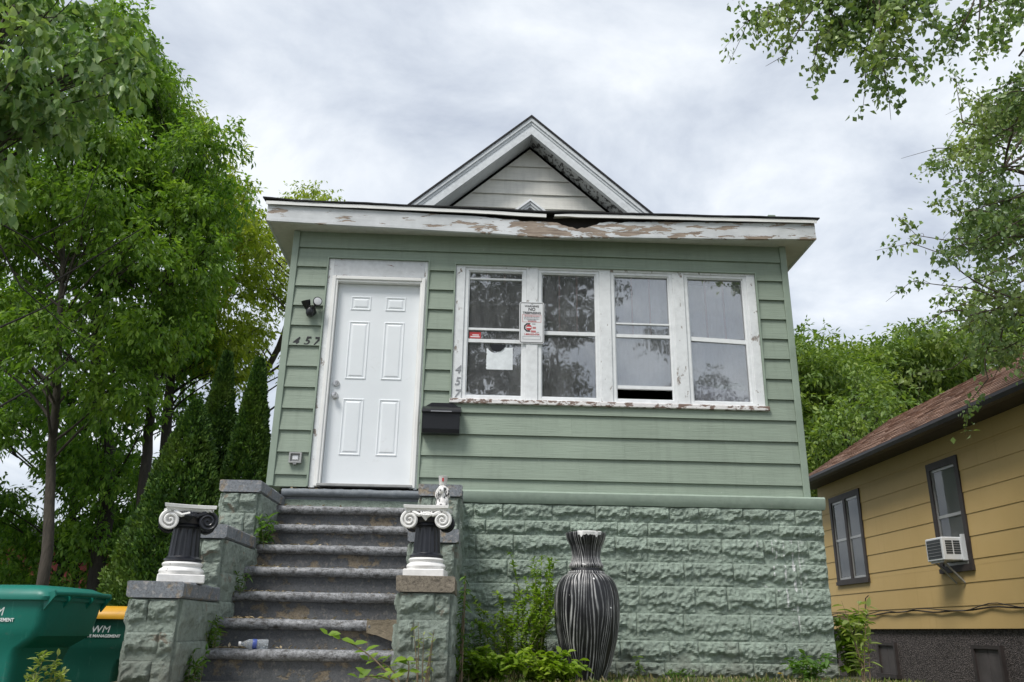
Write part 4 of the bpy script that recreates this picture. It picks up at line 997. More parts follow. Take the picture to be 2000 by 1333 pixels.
for z in (sh_-.012,): P(tf(MB().lathe([(.001, 0), (.010, 0), (.008, .005), (.001, .006)], 12), Matrix.Translation((0, -.0036, z)) @ Matrix.Rotation(math.pi/2, 4, 'X')), 'screw', 'grey_metal', SG, True)
# inside the windows -------------------------------------------------------------------
def curtain(x0, x1, z0, z1, y, mat, label, amp=.012, cat='curtain'):
    mb = MB(); n = 40
    for i in range(n+1):
        x = x0+(x1-x0)*i/n; yy = y+amp*math.sin(i*1.1)+amp*.6*math.sin(i*.43+1)
        mb.v += [(x, yy, z0), (x, yy, z1), (x, yy+.003, z0), (x, yy+.003, z1)]
    for i in range(n): a = i*4; b = a+4; mb.f += [(a, b, b+1, a+1), (a+3, b+3, b+2, a+2)]
    return tag(mb.build('curtain', mat, None, autosmooth=True), label, cat)
curtain(WIN[0][0]-.03, WIN[0][1]+.03, .86, 1.52, .13, 'curtain_dark', 'dark green cloth behind the lower sash of the first window', .004)
curtain(WIN[0][0]-.03, WIN[0][1]+.03, 1.50, 2.19, .17, 'curtain_black', 'charcoal curtain behind the upper sash of the first window')
curtain(WIN[1][0]-.03, WIN[1][1]+.03, .86, 2.31, .15, 'curtain_black', 'charcoal curtain behind the second window')
curtain(WIN[2][0]-.05, WIN[2][1]+.05, 1.10, 2.30, .15, 'curtain_lilac', 'grey curtain behind the third window', .004)
curtain(WIN[3][0]-.05, WIN[3][1]+.06, .84, 2.255, .17, 'curtain_lilac', 'grey lilac curtain behind the fourth window', .004)
a, b = at(951, 680, .035), at(1001, 723, .035)
nm = MB(); n = 14
ed = [(a.x+.008*noise.noise((i*.9, 1, 1))-.004*(i % 2), a.z+(b.z-a.z)*i/n) for i in range(n+1)]
top = [(a.x+(b.x-a.x)*t, a.z-(.055*math.sin(math.pi*min(1, t*1.6)) if t < .62 else 0)+.01*t) for t in np.linspace(.0, 1, 12)]
poly = top + [(b.x, b.z)] + [(x, z) for x, z in ed[::-1][:-1]]
nm.prism([(x, z) for x, z in poly[::-1]], .0365, .0378)
tag(nm.build('paper_note', 'paper', None), 'torn white paper stuck on the lower pane of the first window', 'paper')
a = at(970, 682, .035)
gm = MB(); pts = [(-.075, .02), (-.05, -.012), (-.015, -.025), (.03, -.022), (.062, .005), (.075, .045), (.0, .05), (-.06, .045)]
gm.prism([(a.x+x+.01, a.z+z) for x, z in pts], .030, .036); tag(gm.build('black_tape', 'black_plastic', None), 'black patch of tape over the torn paper in the first window', 'tape')
a, b = at(917, 648, .03), at(939, 661, .03)
stk = thing('sticker', 'small red and white sticker at the left edge of the first window', 'sticker', (a.x, .037, b.z))
o = MB().box((a.x, .036, b.z), (b.x, .038, a.z)).build('sticker_face', 'ink_red', stk); lettering('ADT', .03, ((a.x+b.x)/2, .0355, (a.z+b.z)/2), 'sign_white', stk, 'lettering', .0003) if 0 else None
o = MB().box((a.x+.01, .0352, b.z+.012), (b.x-.012, .0358, b.z+.022)).build('sticker_stripe', 'sign_white', stk)
o = MB().box((a.x+.03, .0352, b.z+.030), (b.x-.02, .0358, b.z+.040)).build('sticker_stripe', 'sign_white', stk)
bx0 = at(1362, 785, .1); 
bl1 = blob([((-.13, 0, .05), (.10, .035, .05), ('Y', .3)), ((.0, 0, .045), (.14, .04, .05), ('Y', -.1)), ((.12, 0, .06), (.12, .04, .055), ('Y', .25)), ((-.05, -.01, .10), (.13, .03, .022), ('Y', .22)), ((.08, -.015, .075), (.13, .025, .02), ('Y', -.2)), ((-.15, -.01, .10), (.04, .03, .035), ('Z', 0))], .008, 'blanket', 'blanket')
bl1.scale = (1.3, .8, 1.5); bl1.location = (4.42, .085, .915); tag(bl1, 'crumpled lilac blanket heaped inside the fourth window', 'blanket')
bl2 = blob([((.05, 0, .0), (.12, .03, .045), ('Y', -.15)), ((-.05, 0, -.01), (.09, .03, .04), ('Y', .2))], .008, 'pillow', 'blanket2')
bl2.scale = (1.2, .8, 1.5); bl2.location = (4.50, .12, 1.10); tag(bl2, 'pale mint patterned pillow behind the lilac blanket', 'pillow')

# ================================================================== WHEELED BINS
def cart(label, loc, rz, body, lid, mirror=1):
    T = thing('wheeled_bin', label, 'bin', loc, 'wheeled bins left of the steps', rz)
    # local: +x is the back (hinge side), -y the side facing the street
    secs = [rrect(.0, 0, .50, .50, .04, .06), rrect(.0, 0, .53, .53, .30, .06), rrect(.0, 0, .56, .57, .58, .06), rrect(.01, 0, .60, .585, .66, .06), rrect(.075, 0, .76, .62, .745, .07), rrect(.08, 0, .79, .64, .82, .07), rrect(.09, 0, .82, .67, .985, .07)]
    P(MB().loft(secs), 'bin_body', body, T, True)
    P(MB().loft([rrect(.09, 0, .85, .70, .985, .07), rrect(.09, 0, .855, .705, 1.0, .07), rrect(.09, 0, .85, .70, 1.012, .07)]), 'rim', body, T, True)
    P(MB().loft([rrect(.07, 0, .90, .735, .990, .08), rrect(.07, 0, .905, .74, 1.015, .08), rrect(.07, 0, .86, .70, 1.055, .08), rrect(.06, 0, .74, .60, 1.085, .08), rrect(.05, 0, .5, .40, 1.098, .08), rrect(.05, 0, .2, .2, 1.1, .05)]), 'lid', lid, T, True)
    P(MB().tube([(.535, -.31, 1.035), (.548, -.15, 1.04), (.548, .15, 1.04), (.535, .31, 1.035)], .019, 10), 'handle', body, T, True)
    for y in (-.315, -.13, .13, .315):
        P(MB().add([(.46, y-.009, 1.03), (.545, y-.009, 1.055), (.555, y-.009, 1.02), (.48, y-.009, .92), (.46, y+.009, 1.03), (.545, y+.009, 1.055), (.555, y+.009, 1.02), (.48, y+.009, .92)], [(0,3,2,1),(4,5,6,7),(0,1,5,4),(1,2,6,5),(2,3,7,6),(3,0,4,7)]), 'handle_bracket', body, T)
    for y in (-.29, .26): P(tf(MB().lathe([(.001, 0), (.07, 0), (.13, .005), (.14, .02), (.13, .035), (.07, .04), (.001, .04)], 24), Matrix.Translation((.25, y, .14)) @ Matrix.Rotation(math.pi/2, 4, 'X')), 'wheel', 'black_plastic', T, True)
    return T
# street side of the first one carries the marks; the side leans out, so the print is set on it
b1 = cart('green wheeled bin with green lid, nearest the left edge', (-1.49, -1.12, -2.085), math.radians(-13), 'bin_green', 'bin_green')
def print_on(T, x, z, y, tilt, s=1.0):
    for txt, size, dz, off, sh in (('W', .085, .02, .0012, .2), ('M', .085, .02, .0, .2), ('WASTE MANAGEMENT', .034, -.036, .0008, 0)):
        me = text_mesh(txt, size*s, .001, off, sh)
        dx = {'W': -.035, 'M': .045}.get(txt, 0)*s
        me.transform(Matrix.Translation((x+dx, y, z+dz*s)) @ Matrix.Rotation(math.pi/2+tilt, 4, 'X')); me.materials.clear()
        o = link('lettering', me, 'white_ink', None); o.parent = T
print_on(b1, .085, .885, -.3285, math.radians(5.2), 1.0)
b2 = cart('dark green wheeled bin with a yellow lid, behind the step wall', (-1.36, .05, -2.20), math.radians(10), 'bin_dark', 'bin_yellow')
print_on(b2, .10, .885, -.3285, math.radians(5.2), .95)

# ================================================================== YELLOW HOUSE
YX, YB, YE = 8.5, -1.14, 1.50; YY0, YY1 = -.3, 7.75
Y = thing('yellow_house', 'ochre yellow house with brown shingle roof and pebbled dark foundation', 'house', (10.3, 3.7, -1.98))
wins = [(2.98, 3.78, -.36, 1.10), (6.0, 7.25, -.35, 1.13)]
MB().box((YX+.02, YY0, YB), (YX+.10, YY1, YE+.1)).box((YX+.10, YY0, YB), (12.1, YY0+.1, YE+.1)).box((YX+.10, YY1-.1, YB), (12.1, YY1, YE+.1)).box((12.02, YY0+.1, YB), (12.1, YY1-.1, YE+.1)).build('wall', 'yellow', Y)
MB().prism([(YX+.02, YE+.1), (12.1, YE+.1), (10.3, 2.80)], YY1-.1, YY1).build('gable_wall', 'yellow', Y)
MB().prism([(YX+.02, YE+.1), (12.1, YE+.1), (10.3, 2.80)], YY0, YY0+.1).build('gable_wall', 'yellow', Y)
ex = .288; k = 0; z = YB
while z < YE:
    zt = min(z+ex, YE); zs = sorted(set([z, zt]+[q for w_ in wins for q in w_[2:] if z+.01 < q < zt-.01]))
    for zb_, zt_ in zip(zs[:-1], zs[1:]):
        sp = [(YY0, YY1)]; zc = (zb_+zt_)/2
        for w_ in wins:
            if w_[2] < zc < w_[3]: sp = cut(sp, w_[0], w_[1])
        for s0, s1 in sp:
            f = lambda q: YX-.010+.008*(q-z)/ex
            cuts = [s0]
            if s1-s0 > 5: cuts += [s0+1.3+.8*((k*37) % 3), s0+4.6+.6*((k*53) % 4)]
            cuts.append(s1)
            for c0, c1 in zip(cuts[:-1], cuts[1:]):
                c0 += .001; c1 -= .001
                MB().add([(f(zb_), c0, zb_), (f(zb_), c1, zb_), (f(zt_), c1, zt_-.001), (f(zt_), c0, zt_-.001), (YX+.03, c0, zb_), (YX+.03, c1, zb_), (YX+.03, c1, zt_-.001), (YX+.03, c0, zt_-.001)],
                         [(0,3,2,1), (0,1,5,4), (0,4,7,3), (1,2,6,5), (3,7,6,2)]).build('siding_board', 'yellow', Y)
    z += ex; k += 1
MB().box((YX+.035, YY0+.05, -2.3), (12.05, YY1-.05, YB)).build('foundation', 'stucco', Y)
# roof with shingle tabs
rz0, rx0 = 1.50, 8.14; rx1, rz1 = 10.28, 2.88
RFo = MB().prism([(rx0, rz0), (rx1, rz1), (rx1, rz1-.10), (rx0+.05, rz0-.06)][::-1], YY0-.2, YY1+.18).build('roof', 'brown_trim', Y)
MB().prism([(12.45, rz0), (12.40, rz0-.06), (rx1+.002, rz1-.10), (rx1+.002, rz1)][::-1], YY0-.2, YY1+.18).build('roof_slab', 'shingle', RFo)
sv = Vector((rx1-rx0, 0, rz1-rz0)); slen = sv.length; sv.normalize(); nv_ = Vector((-sv.z, 0, sv.x))
sm = MB(); nc = 20; ch = slen/nc
for c_ in range(nc):
    y = YY0-.22 - random.uniform(0, .3)
    while y < YY1+.2:
        wd = random.uniform(.16, .33); y1 = min(y+wd, YY1+.2); y0_ = max(y, YY0-.22)
        t = .012+.006*random.random(); lo = Vector((rx0, 0, rz0))+sv*(c_*ch-.015-.008*random.random()); hi = Vector((rx0, 0, rz0))+sv*((c_+1)*ch+.01)
        if y1-y0_ > .02:
            a = lo+nv_*.003; b = lo+nv_*(t+.006); c2 = hi+nv_*.004; 
            sm.add([(a.x, y0_, a.z), (a.x, y1-.004, a.z), (b.x, y1-.004, b.z), (b.x, y0_, b.z), (c2.x, y0_, c2.z), (c2.x, y1-.004, c2.z)], [(0,3,2,1), (3,4,5,2), (0,4,3), (1,2,5)])
        y = y1
o = sm.build('shingles', 'shingle', RFo); o['kind'] = 'stuff'
MB().prism([(rx0+.01, rz0-.10), (rx0+.04, rz0-.10), (rx0+.04, rz0-.005), (rx0+.01, rz0-.005)], YY0-.19, YY1+.17).build('fascia', 'brown_trim', RFo)
gt = MB(); gp = [(rx0-.085, rz0-.008), (rx0-.09, rz0-.05), (rx0-.07, rz0-.10), (rx0-.01, rz0-.115), (rx0+.008, rz0-.11), (rx0+.008, rz0-.01), (rx0-.0, rz0-.10), (rx0-.065, rz0-.088), (rx0-.078, rz0-.05), (rx0-.073, rz0-.008)]
gt.prism(gp, YY0-.2, YY1+.18); gt.build('gutter', 'gutter', RFo)
MB().box((rx0+.042, YY0-.18, rz0-.095), (YX+.02, YY1+.16, rz0-.08)).build('soffit', 'brown_trim', RFo)
def ywindow(y0, y1, z0, z1, double):
    wo = MB()
    for a, b in (((YX-.028, y0, z0), (YX+.06, y0+.085, z1)), ((YX-.028, y1-.085, z0), (YX+.06, y1, z1)), ((YX-.028, y0+.085, z1-.10), (YX+.06, y1-.085, z1)), ((YX-.045, y0-.01, z0-.06), (YX+.06, y1+.01, z0)), ((YX-.0285, y0+.085, z0), (YX+.06, y1-.085, z0+.03))): wo.box(a, b)
    W_ = wo.build('window', 'brown_trim', Y)
    spans = [(y0+.085, y1-.085)]
    if double:
        m_ = (y0+y1)/2; MB().box((YX-.027, m_-.045, z0+.03), (YX+.06, m_+.045, z1-.10)).build('window_mullion', 'brown_trim', W_); spans = [(y0+.085, m_-.045), (m_+.045, y1-.085)]
    for s0, s1 in spans:
        zm = (z0+.03+z1-.10)/2
        fr = MB()
        for a, b in (((YX-.008, s0, z0+.03), (YX+.02, s0+.028, z1-.10)), ((YX-.008, s1-.028, z0+.03), (YX+.02, s1, z1-.10)), ((YX-.008, s0+.028, z1-.135), (YX+.02, s1-.028, z1-.10)), ((YX-.008, s0+.028, z0+.03), (YX+.02, s1-.028, z0+.065)), ((YX-.009, s0+.028, zm-.02), (YX+.02, s1-.028, zm+.02))): fr.box(a, b)
        fr.build('sash', 'grey_metal', W_)
        MB().box((YX+.004, s0+.028, z0+.065), (YX+.008, s1-.028, zm-.02)).build('pane', 'glass_far', W_)
        MB().box((YX+.004, s0+.028, zm+.02), (YX+.008, s1-.028, z1-.135)).build('pane', 'glass_far', W_)
        MB().box((YX+.0125, s0+.005, (z0+.04 if double else zm-.03)), (YX+.0185, s1-.005, z1-.11)).build('blind', 'lace' if double else 'green_shade', W_)
    return W_
ywindow(*wins[0], False); ywindow(*wins[1], True)
for y0, y1 in ((5.45, 6.05), (2.72, 3.36)):
    bw = MB(); 
    MB_ = [((YX+.0, y0-.05, -1.86), (YX+.05, y1+.05, -1.80))]
    wf = MB().box((YX-.012, y0, -1.80), (YX+.034, y0+.05, -1.34)).box((YX-.012, y1-.05, -1.80), (YX+.034, y1, -1.34)).box((YX-.0122, y0+.05, -1.385), (YX+.034, y1-.05, -1.34)).box((YX-.05, y0-.03, -1.86), (YX+.034, y1+.03, -1.80)).build('basement_window', 'brown_trim', Y)
    ym = (y0+y1)/2
    for a, b in ((y0+.05, ym-.006), (ym+.006, y1-.05)): MB().box((YX+.015, a, -1.80), (YX+.032, b, -1.385)).build('panel', 'grey_panel', wf)
cb = MB(); pts = []
for i in range(41):
    y = 7.7-7.9*i/40; pts.append((YX-.028-.008*math.sin(i*1.7), y, -.905+.015*math.sin(i*.55)+.008*math.sin(i*1.3)+(.0 if i > 10 else -.02*(10-i)/10*2)))
cb.tube(pts, .011, 6); 
cb.tube([(a+(-.014), b, c+.02+.025*math.sin(i*.8)) for i, (a, b, c) in enumerate(pts)], .007, 6)
cb.tube([(YX-.03, 6.25, -.95), (YX-.03, 6.25, -.80), (YX-.03, 6.20, -.66), (YX-.03, 6.08, -.62)], .008, 6)
tag(cb.build('cable', 'brown_trim', None), 'thin dark cable running along the yellow siding above the foundation', 'cable')
# window air conditioner
AC = thing('air_conditioner', 'white window air conditioner propped on struts in the yellow house window', 'air conditioner', (YX-.03, 3.36, -.34))
AC.scale = (.86, .9, .92); AC.location.z = -.285
P(MB().bbox((-.32, -.235, .0), (.03, .235, .33), .012), 'casing', 'ac_white', AC)
P(MB().box((-.3245, -.195, .035), (-.3205, .195, .30)), 'rear_coil', 'ac_dark', AC)
for i in range(5): P(MB().box((-.330, -.195, .070+.045*i), (-.325, .195, .075+.045*i)), 'grille_bar', 'grey_metal', AC)
for s_ in (-.2385, .2355):
    for c_ in range(2):
        for i in range(6): P(MB().box((-.27+.125*c_, s_, .09+.033*i), (-.165+.125*c_, s_+.003, .115+.033*i)), 'louvre', 'ac_dark', AC)
for y_ in (-.275, .236): P(MB().box((-.02, y_, -.0), (.05, y_+.039, .37)), 'side_panel', 'ac_white', AC)
for y_ in (-.12, .10): P(MB().tube([(-.28, y_, -.012), (-.25, y_, -.03), (.02, y_-.0, -.30)], .016, 8), 'strut', 'grey_metal', AC)
P(MB().box((-.30, -.18, -.025), (-.26, .18, -.001)), 'support_rail', 'grey_metal', AC)

# ================================================================== RED SHED beyond the trees
RS = thing('red_shed', 'red shed showing in pieces through the foliage behind the bins', 'shed', (-6.2, 13.5, -2.0))
q0, q1 = at(-40, 1150, 13), at(300, 1085, 13)
for i in range(14):
    x0 = q0.x+(q1.x-q0.x)*i/14; MB().box((x0, 13+.012*(i % 2), -2.1), (x0+(q1.x-q0.x)/14-.008, 13.06+.012*(i % 2), q1.z+.3)).build('wall_board', 'red_wall', RS)
MB().box((q0.x, 13.08, -2.1), (q1.x, 15, q1.z+.28)).build('wall_core', 'red_wall', RS)
MB().prism_x([(12.7, q1.z+.2), (12.7, q1.z+.25), (14.0, q1.z+.75), (15.3, q1.z+.25), (15.3, q1.z+.2), (14.0, q1.z+.7)], q0.x-.2, q1.x+.2).build('roof', 'asphalt', RS)

# ================================================================== TREES
def limb_path(a, b, bend=.15, n=5):
    a, b = Vector(a), Vector(b); L = (b-a).length
    m_ = (a+b)/2 + Vector((random.uniform(-1, 1), random.uniform(-1, 1), random.uniform(-.2, .9)))*L*bend
    return [a*(1-t)**2+m_*2*t*(1-t)+b*t*t for t in np.linspace(0, 1, n)]
def in_poly(x, y, poly):
    c = False; j = len(poly)-1
    for i in range(len(poly)):
        (xi, yi), (xj, yj) = poly[i], poly[j]
        if (yi > y) != (yj > y) and x < (xj-xi)*(y-yi)/(yj-yi)+xi: c = not c
        j = i
    return c
def sample_crown(poly, d0, d1, n, mind, holes=(), bough=None):
    """clump centres whose outline, seen from the street, fills poly; depth between d0 and d1; bunched into boughs"""
    xs_ = [p_[0] for p_ in poly]; ys_ = [p_[1] for p_ in poly]; out_ = []; tries = 0; sub = 4; seeds = []
    while len(seeds) < n//sub+1 and tries < n*80:
        tries += 1; x, y = random.uniform(min(xs_), max(xs_)), random.uniform(min(ys_), max(ys_))
        if not in_poly(x, y, poly) or any((x-hx)**2+(y-hy)**2 < hr*hr for hx, hy, hr in holes): continue
        p_ = at(x, y, random.uniform(d0, d1))
        if all((p_-q).length > mind*1.55 for q in seeds): seeds.append(p_)
    for p_ in seeds:
        ax = random.random()*6.28
        for k in range(sub):
            t_ = (k-(sub-1)/2)*mind*.55
            out_.append(p_+Vector((math.cos(ax)*t_+random.gauss(0, .12), math.sin(ax)*t_*.8+random.gauss(0, .12), random.gauss(0, .16)-abs(t_)*.25)))
    return out_
def tree(label, trunk, r0, clumps, cr, per, leaf, mat, bark='bark', droop=.8, group=None, twig=.022, lw=.42, name='deciduous_tree', six=False, flat=.75, limbfrac=.8, gz=None):
    base = trunk[0]; T = thing(name, label, 'tree', base, group)
    tr = [Vector(p_) for p_ in trunk]; fine = []
    for a, b in zip(tr[:-1], tr[1:]):
        for i in range(4): fine.append(a.lerp(b, i/4)+Vector((noise.noise(a*3+Vector((i, 0, 0))), noise.noise(a*5+Vector((0, i, 0))), 0))*r0*.35*(1 if fine else 0))
    fine.append(tr[-1]); n = len(fine)
    rad = [max(.02, r0*(1-.8*i/(n-1))*(1.35 if i == 0 else 1.12 if i == 1 else 1)) for i in range(n)]
    mb = MB(); mb.tube(fine, rad, 10)
    for c_ in clumps:
        if random.random() > limbfrac: continue
        hd = [((p_-c_).length+max(0, p_.z-c_.z+.65*(p_-c_).xy.length)*2.2, i) for i, p_ in enumerate(fine) if i > 1]
        d_, i = min(hd); L = (fine[i]-c_).length
        rr = min(rad[i]*.5, twig*(.6+.35*L)); mb.tube(limb_path(fine[i], c_, .22, 8), [rr*(1-.8*q_/7) for q_ in range(8)], 5, False)
        for _ in range(2):
            e_ = c_+Vector(unit(1)[0])*cr*.8; mb.tube(limb_path(fine[i].lerp(c_, .6), e_, .25, 4), [rr*.5, rr*.35, rr*.25, rr*.12], 4, False)
    mb.build('trunk', bark, T, smooth=True)
    rads = [cr*random.uniform(.55, 1.35) for _ in clumps]; pers = [int(per*(r/cr)**2*random.uniform(.7, 1.25)) for r in rads]
    C, D_, Nn, L = clump_leaves(clumps, rads, pers, leaf, droop, flat)
    me = leaf_mesh('crown', C, D_, Nn, L, L*lw*(.8+.4*rng.random(len(L))), .22, mat, six)
    link('crown', me, None, T); return T
G1 = 'trees along the left side of the green house'
def tk(Yd, pts, base=-2.1):
    q = [at(x, y, Yd+.25*math.sin(i*1.7)) for i, (x, y) in enumerate(pts)]; b = q[0].copy(); b.z = ground_z(b.x, b.y)-.15 if base is None else base
    return [b]+q
LEFT_EDGE = [(100, -40), (195, 15), (270, 50), (325, 90), (335, 150), (360, 195), (395, 230), (400, 330), (420, 420), (425, 560), (380, 700)]
t1 = tree('slim grey-barked leafy tree nearest behind the green bin', tk(6.0, [(93, 1080), (99, 900), (112, 760), (118, 600), (125, 430), (128, 260)]), .10,
     sample_crown([(-60, 170), (150, 150), (300, 260), (310, 520), (250, 760), (150, 860), (90, 760), (-60, 820)], 4.6, 7.2, 74, .56, [(40, 900, 60), (110, 870, 30)]), .46, 360, .125, 'leaf_mid', group=G1)
t2 = tree('twin-stemmed dark tree, second behind the green bin', tk(8.6, [(207, 1000), (212, 880), (196, 760), (188, 640), (200, 480), (215, 330)]), .16,
     sample_crown([(60, 60), (200, 40), (320, 120), (390, 330), (390, 640), (330, 820), (150, 800), (40, 600)], 7.4, 10, 72, .66), .56, 380, .14, 'leaf_dark', 'bark_dark', group=G1)
t3 = tree('dark slender tree leaning right behind the tallest pedestal volute', tk(7.4, [(276, 1000), (290, 850), (303, 720), (322, 560), (345, 420), (335, 260)]), .12,
     sample_crown([(230, 60), (325, 105), (350, 190), (390, 235), (400, 330), (430, 470), (420, 620), (340, 760), (250, 640), (200, 300)], 6.4, 8.6, 72, .54)+sample_crown([(180, 25), (268, 55), (325, 95), (338, 160), (300, 220), (200, 180)], 6.2, 8.2, 30, .5), .44, 360, .125, 'leaf_mid', 'bark_dark', group=G1)
t3['label'] = 'dark slender tree rising just left of the arborvitaes'
t4 = tree('tall green tree filling the gap above the arborvitaes', tk(10.5, [(330, 980), (322, 850), (335, 700), (360, 540), (385, 400), (400, 300)]), .15,
     sample_crown([(350, 190), (410, 210), (450, 290), (490, 330), (510, 420), (520, 560), (480, 680), (400, 760), (330, 600)], 9.4, 12, 66, .62), .48, 330, .13, 'leaf_yellow', 'bark_dark', group=G1)
t5 = tree('yellow-green forked tree against the corner of the porch roof', tk(12.5, [(470, 860), (500, 760), (545, 680), (575, 590), (590, 520)]), .14,
     sample_crown([(440, 360), (525, 350), (545, 440), (600, 360), (640, 385), (640, 700), (520, 760), (430, 620)], 11.5, 14, 56, .6), .46, 210, .12, 'leaf_yellow', 'bark', group=G1)
t6 = tree('low dark understory tree behind the bins', tk(9.6, [(150, 1130), (140, 1050), (150, 980)]), .07,
     sample_crown([(-40, 970), (60, 930), (150, 870), (260, 860), (320, 930), (330, 1080), (220, 1150), (60, 1165), (-40, 1160)], 8.2, 10.6, 56, .55, [(95, 1105, 42), (185, 1100, 36), (30, 1100, 26), (265, 1140, 22)]), .48, 340, .125, 'leaf_dark', 'bark_dark', group=G1)
tree('dark leafy tree filling the gap between the trunks behind the bins', tk(11.2, [(120, 1100), (150, 950), (170, 820), (180, 700)]), .10,
     sample_crown([(-60, 640), (120, 620), (330, 640), (520, 700), (470, 820), (380, 940), (250, 1010), (130, 900), (-60, 860)], 10.2, 12.6, 72, .62, [(60, 900, 60), (150, 790, 30), (300, 870, 30), (420, 760, 40), (500, 730, 30)]), .50, 230, .14, 'leaf_dark', 'bark_dark', group=G1)
q = [Vector((-5.6, 1.4, -2.1)), Vector((-5.5, 1.5, 1.0)), Vector((-5.2, 1.6, 3.6)), Vector((-4.7, 1.7, 6.0)), Vector((-4.3, 1.8, 8.2))]
t7 = tree('near broad-leaved tree with greyish leaves hanging into the top left corner', q, .19,
     sample_crown([(-140, -120), (90, -60), (215, 20), (235, 110), (205, 190), (150, 260), (90, 330), (-140, 420)], .8, 2.6, 60, .44, [(50, 160, 18)]), .42, 120, .13, 'leaf_grey', 'bark', .9, G1, .02, .72, six=True)
tree('leafy tree beyond the left edge, beside the bins', [Vector((-7.6, 6.5, -2.2)), Vector((-7.5, 6.5, 1)), Vector((-7.4, 6.6, 4)), Vector((-7.3, 6.6, 7))], .14,
     sample_crown([(-420, 100), (-40, 150), (-30, 900), (-420, 900)], 5.5, 8.5, 84, .62), .5, 330, .13, 'leaf_mid', 'bark_dark', group=G1)
# bare twigs of the near tree
bt2 = MB()
for px in ([(-20, 425), (60, 470), (160, 420), (200, 300)], [(-20, 440), (40, 560), (130, 640), (210, 690)], [(-10, 800), (60, 760), (140, 700)], [(0, 640), (90, 600), (150, 560)], [(90, 560), (190, 500), (280, 445)]):
    pts = [at(x, y, 3.2+.2*i) for i, (x, y) in enumerate(px)]
    bt2.tube(pts, [.016, .012, .008, .004][:len(pts)], 5)
bt2.build('bare_limb', 'bark_dark', t7)
# --- background trees to the right
G2 = 'trees behind the yellow house'
def bgtree(label, px, Yd, poly, n, mat, leaf=.18, per=420, cr=.85):
    b = at(px, 1100, Yd); b.z = -2.0
    return tree(label, [b, b+Vector((0, 0, 2.0)), b+Vector((.1, 0, 3.6)), b+Vector((.2, .2, 5.0))], .22, sample_crown(poly, Yd-2, Yd+2, n, .95), cr, per, leaf, mat, 'bark_dark', .5, G2, .03)
bgtree('rounded mid green tree right beside the green house corner', 1620, 17, [(1540, 690), (1620, 705), (1680, 715), (1690, 950), (1540, 960)], 72, 'leaf_far')
bgtree('large dark green tree above the middle of the yellow roof', 1770, 21, [(1660, 715), (1700, 680), (1780, 660), (1840, 670), (1880, 770), (1800, 860), (1660, 900)], 92, 'leaf_far', .21)
bgtree('tall tree behind the right end of the yellow roof', 1930, 23, [(1820, 690), (1880, 640), (2040, 600), (2100, 700), (2040, 760), (1840, 800)], 70, 'leaf_far', .21)
bgtree('bright bushy tree rising just over the yellow eaves', 1660, 13.5, [(1600, 800), (1660, 740), (1720, 770), (1740, 830), (1600, 930)], 36, 'leaf_far', .16, 260, .7)
bgtree('tree standing behind the green house, seen beside its corner', 1480, 16, [(1380, 720), (1550, 700), (1550, 980), (1380, 980)], 60, 'leaf_far')
bgtree('tree far right behind the yellow roof ridge', 2200, 22, [(2080, 620), (2350, 560), (2350, 820), (2100, 800)], 60, 'leaf_far', .21)
# --- overhanging street tree, right
OT = thing('overhanging_tree', 'drooping small-leaved tree hanging in from the top right', 'tree', (8.0, -2.4, ground_z(8.0, -2.4)))
om = MB(); tw = []; LC, LD = [], []
trunk = [Vector((8.0, -2.4, -2.5)), Vector((8.0, -2.4, 0)), Vector((7.9, -2.4, 2.4)), Vector((7.75, -2.5, 4.6)), Vector((7.6, -2.6, 6.4)), Vector((7.3, -2.8, 8.2))]
om.tube(trunk, [.26, .21, .18, .14, .10, .05], 12)
limb_pts = []
for ti, (x, y, Yd) in ((4, (1720, -50, -2.1)), (4, (1900, -40, -1.9)), (3, (1990, 110, -1.0)), (3, (1960, 330, -.4)), (2, (1985, 480, -.2)), (2, (1960, 640, 0)), (3, (2120, 60, -1.2)), (2, (2100, 560, .3))):
    lp = limb_path(trunk[ti], at(x, y, Yd), .22, 14); om.tube(lp, [.050-.040*i/13 for i in range(14)], 7, False); limb_pts += lp[3:]
def spray(px_path, Yd, r0=.012, n_tw=9, leaves=60, spread=.35, hang=.5, lsz=.055):
    """a thin bough through these picture points at depth Yd, with hanging leafy twigs"""
    pts = [at(x, y, Yd+.12*i) for i, (x, y) in enumerate(px_path)]
    src = min(limb_pts, key=lambda q: (q-pts[0]).length)
    om.tube(limb_path(src, pts[0], .30, 9), [r0*(1.5-.5*i/8) for i in range(9)], 6, False)
    om.tube(pts, [r0*(1-.75*i/(len(pts)-1)) for i in range(len(pts))], 5, False)
    for _ in range(n_tw):
        t = random.random()*(len(pts)-1.001); i = int(t); s_ = pts[i].lerp(pts[i+1], t-i)
        e_ = s_+Vector((random.uniform(-1, 1)*spread, random.uniform(-1, 1)*spread, -random.uniform(.05, 1)*hang+.12*random.random()))
        m_ = (s_+e_)/2+Vector((random.uniform(-.1, .1), random.uniform(-.1, .1), .10)); path = [s_*(1-u)**2+m_*2*u*(1-u)+e_*u*u for u in np.linspace(0, 1, 6)]
        om.tube(path, [r0*.45, r0*.4, r0*.33, r0*.27, r0*.2, r0*.14], 4, False)
        k = int(leaves*random.uniform(.5, 1.3)); u = rng.random(k)**.7*5
        pa = np.array([list(p_) for p_ in path]); ii = np.minimum(u.astype(int), 4); fr = (u-ii)[:, None]
        base = pa[ii]*(1-fr)+pa[ii+1]*fr; LC.append(base+rng.normal(size=(k, 3))*.045); d = rng.normal(size=(k, 3))*.7; d[:, 2] -= .8; LD.append(d)
    
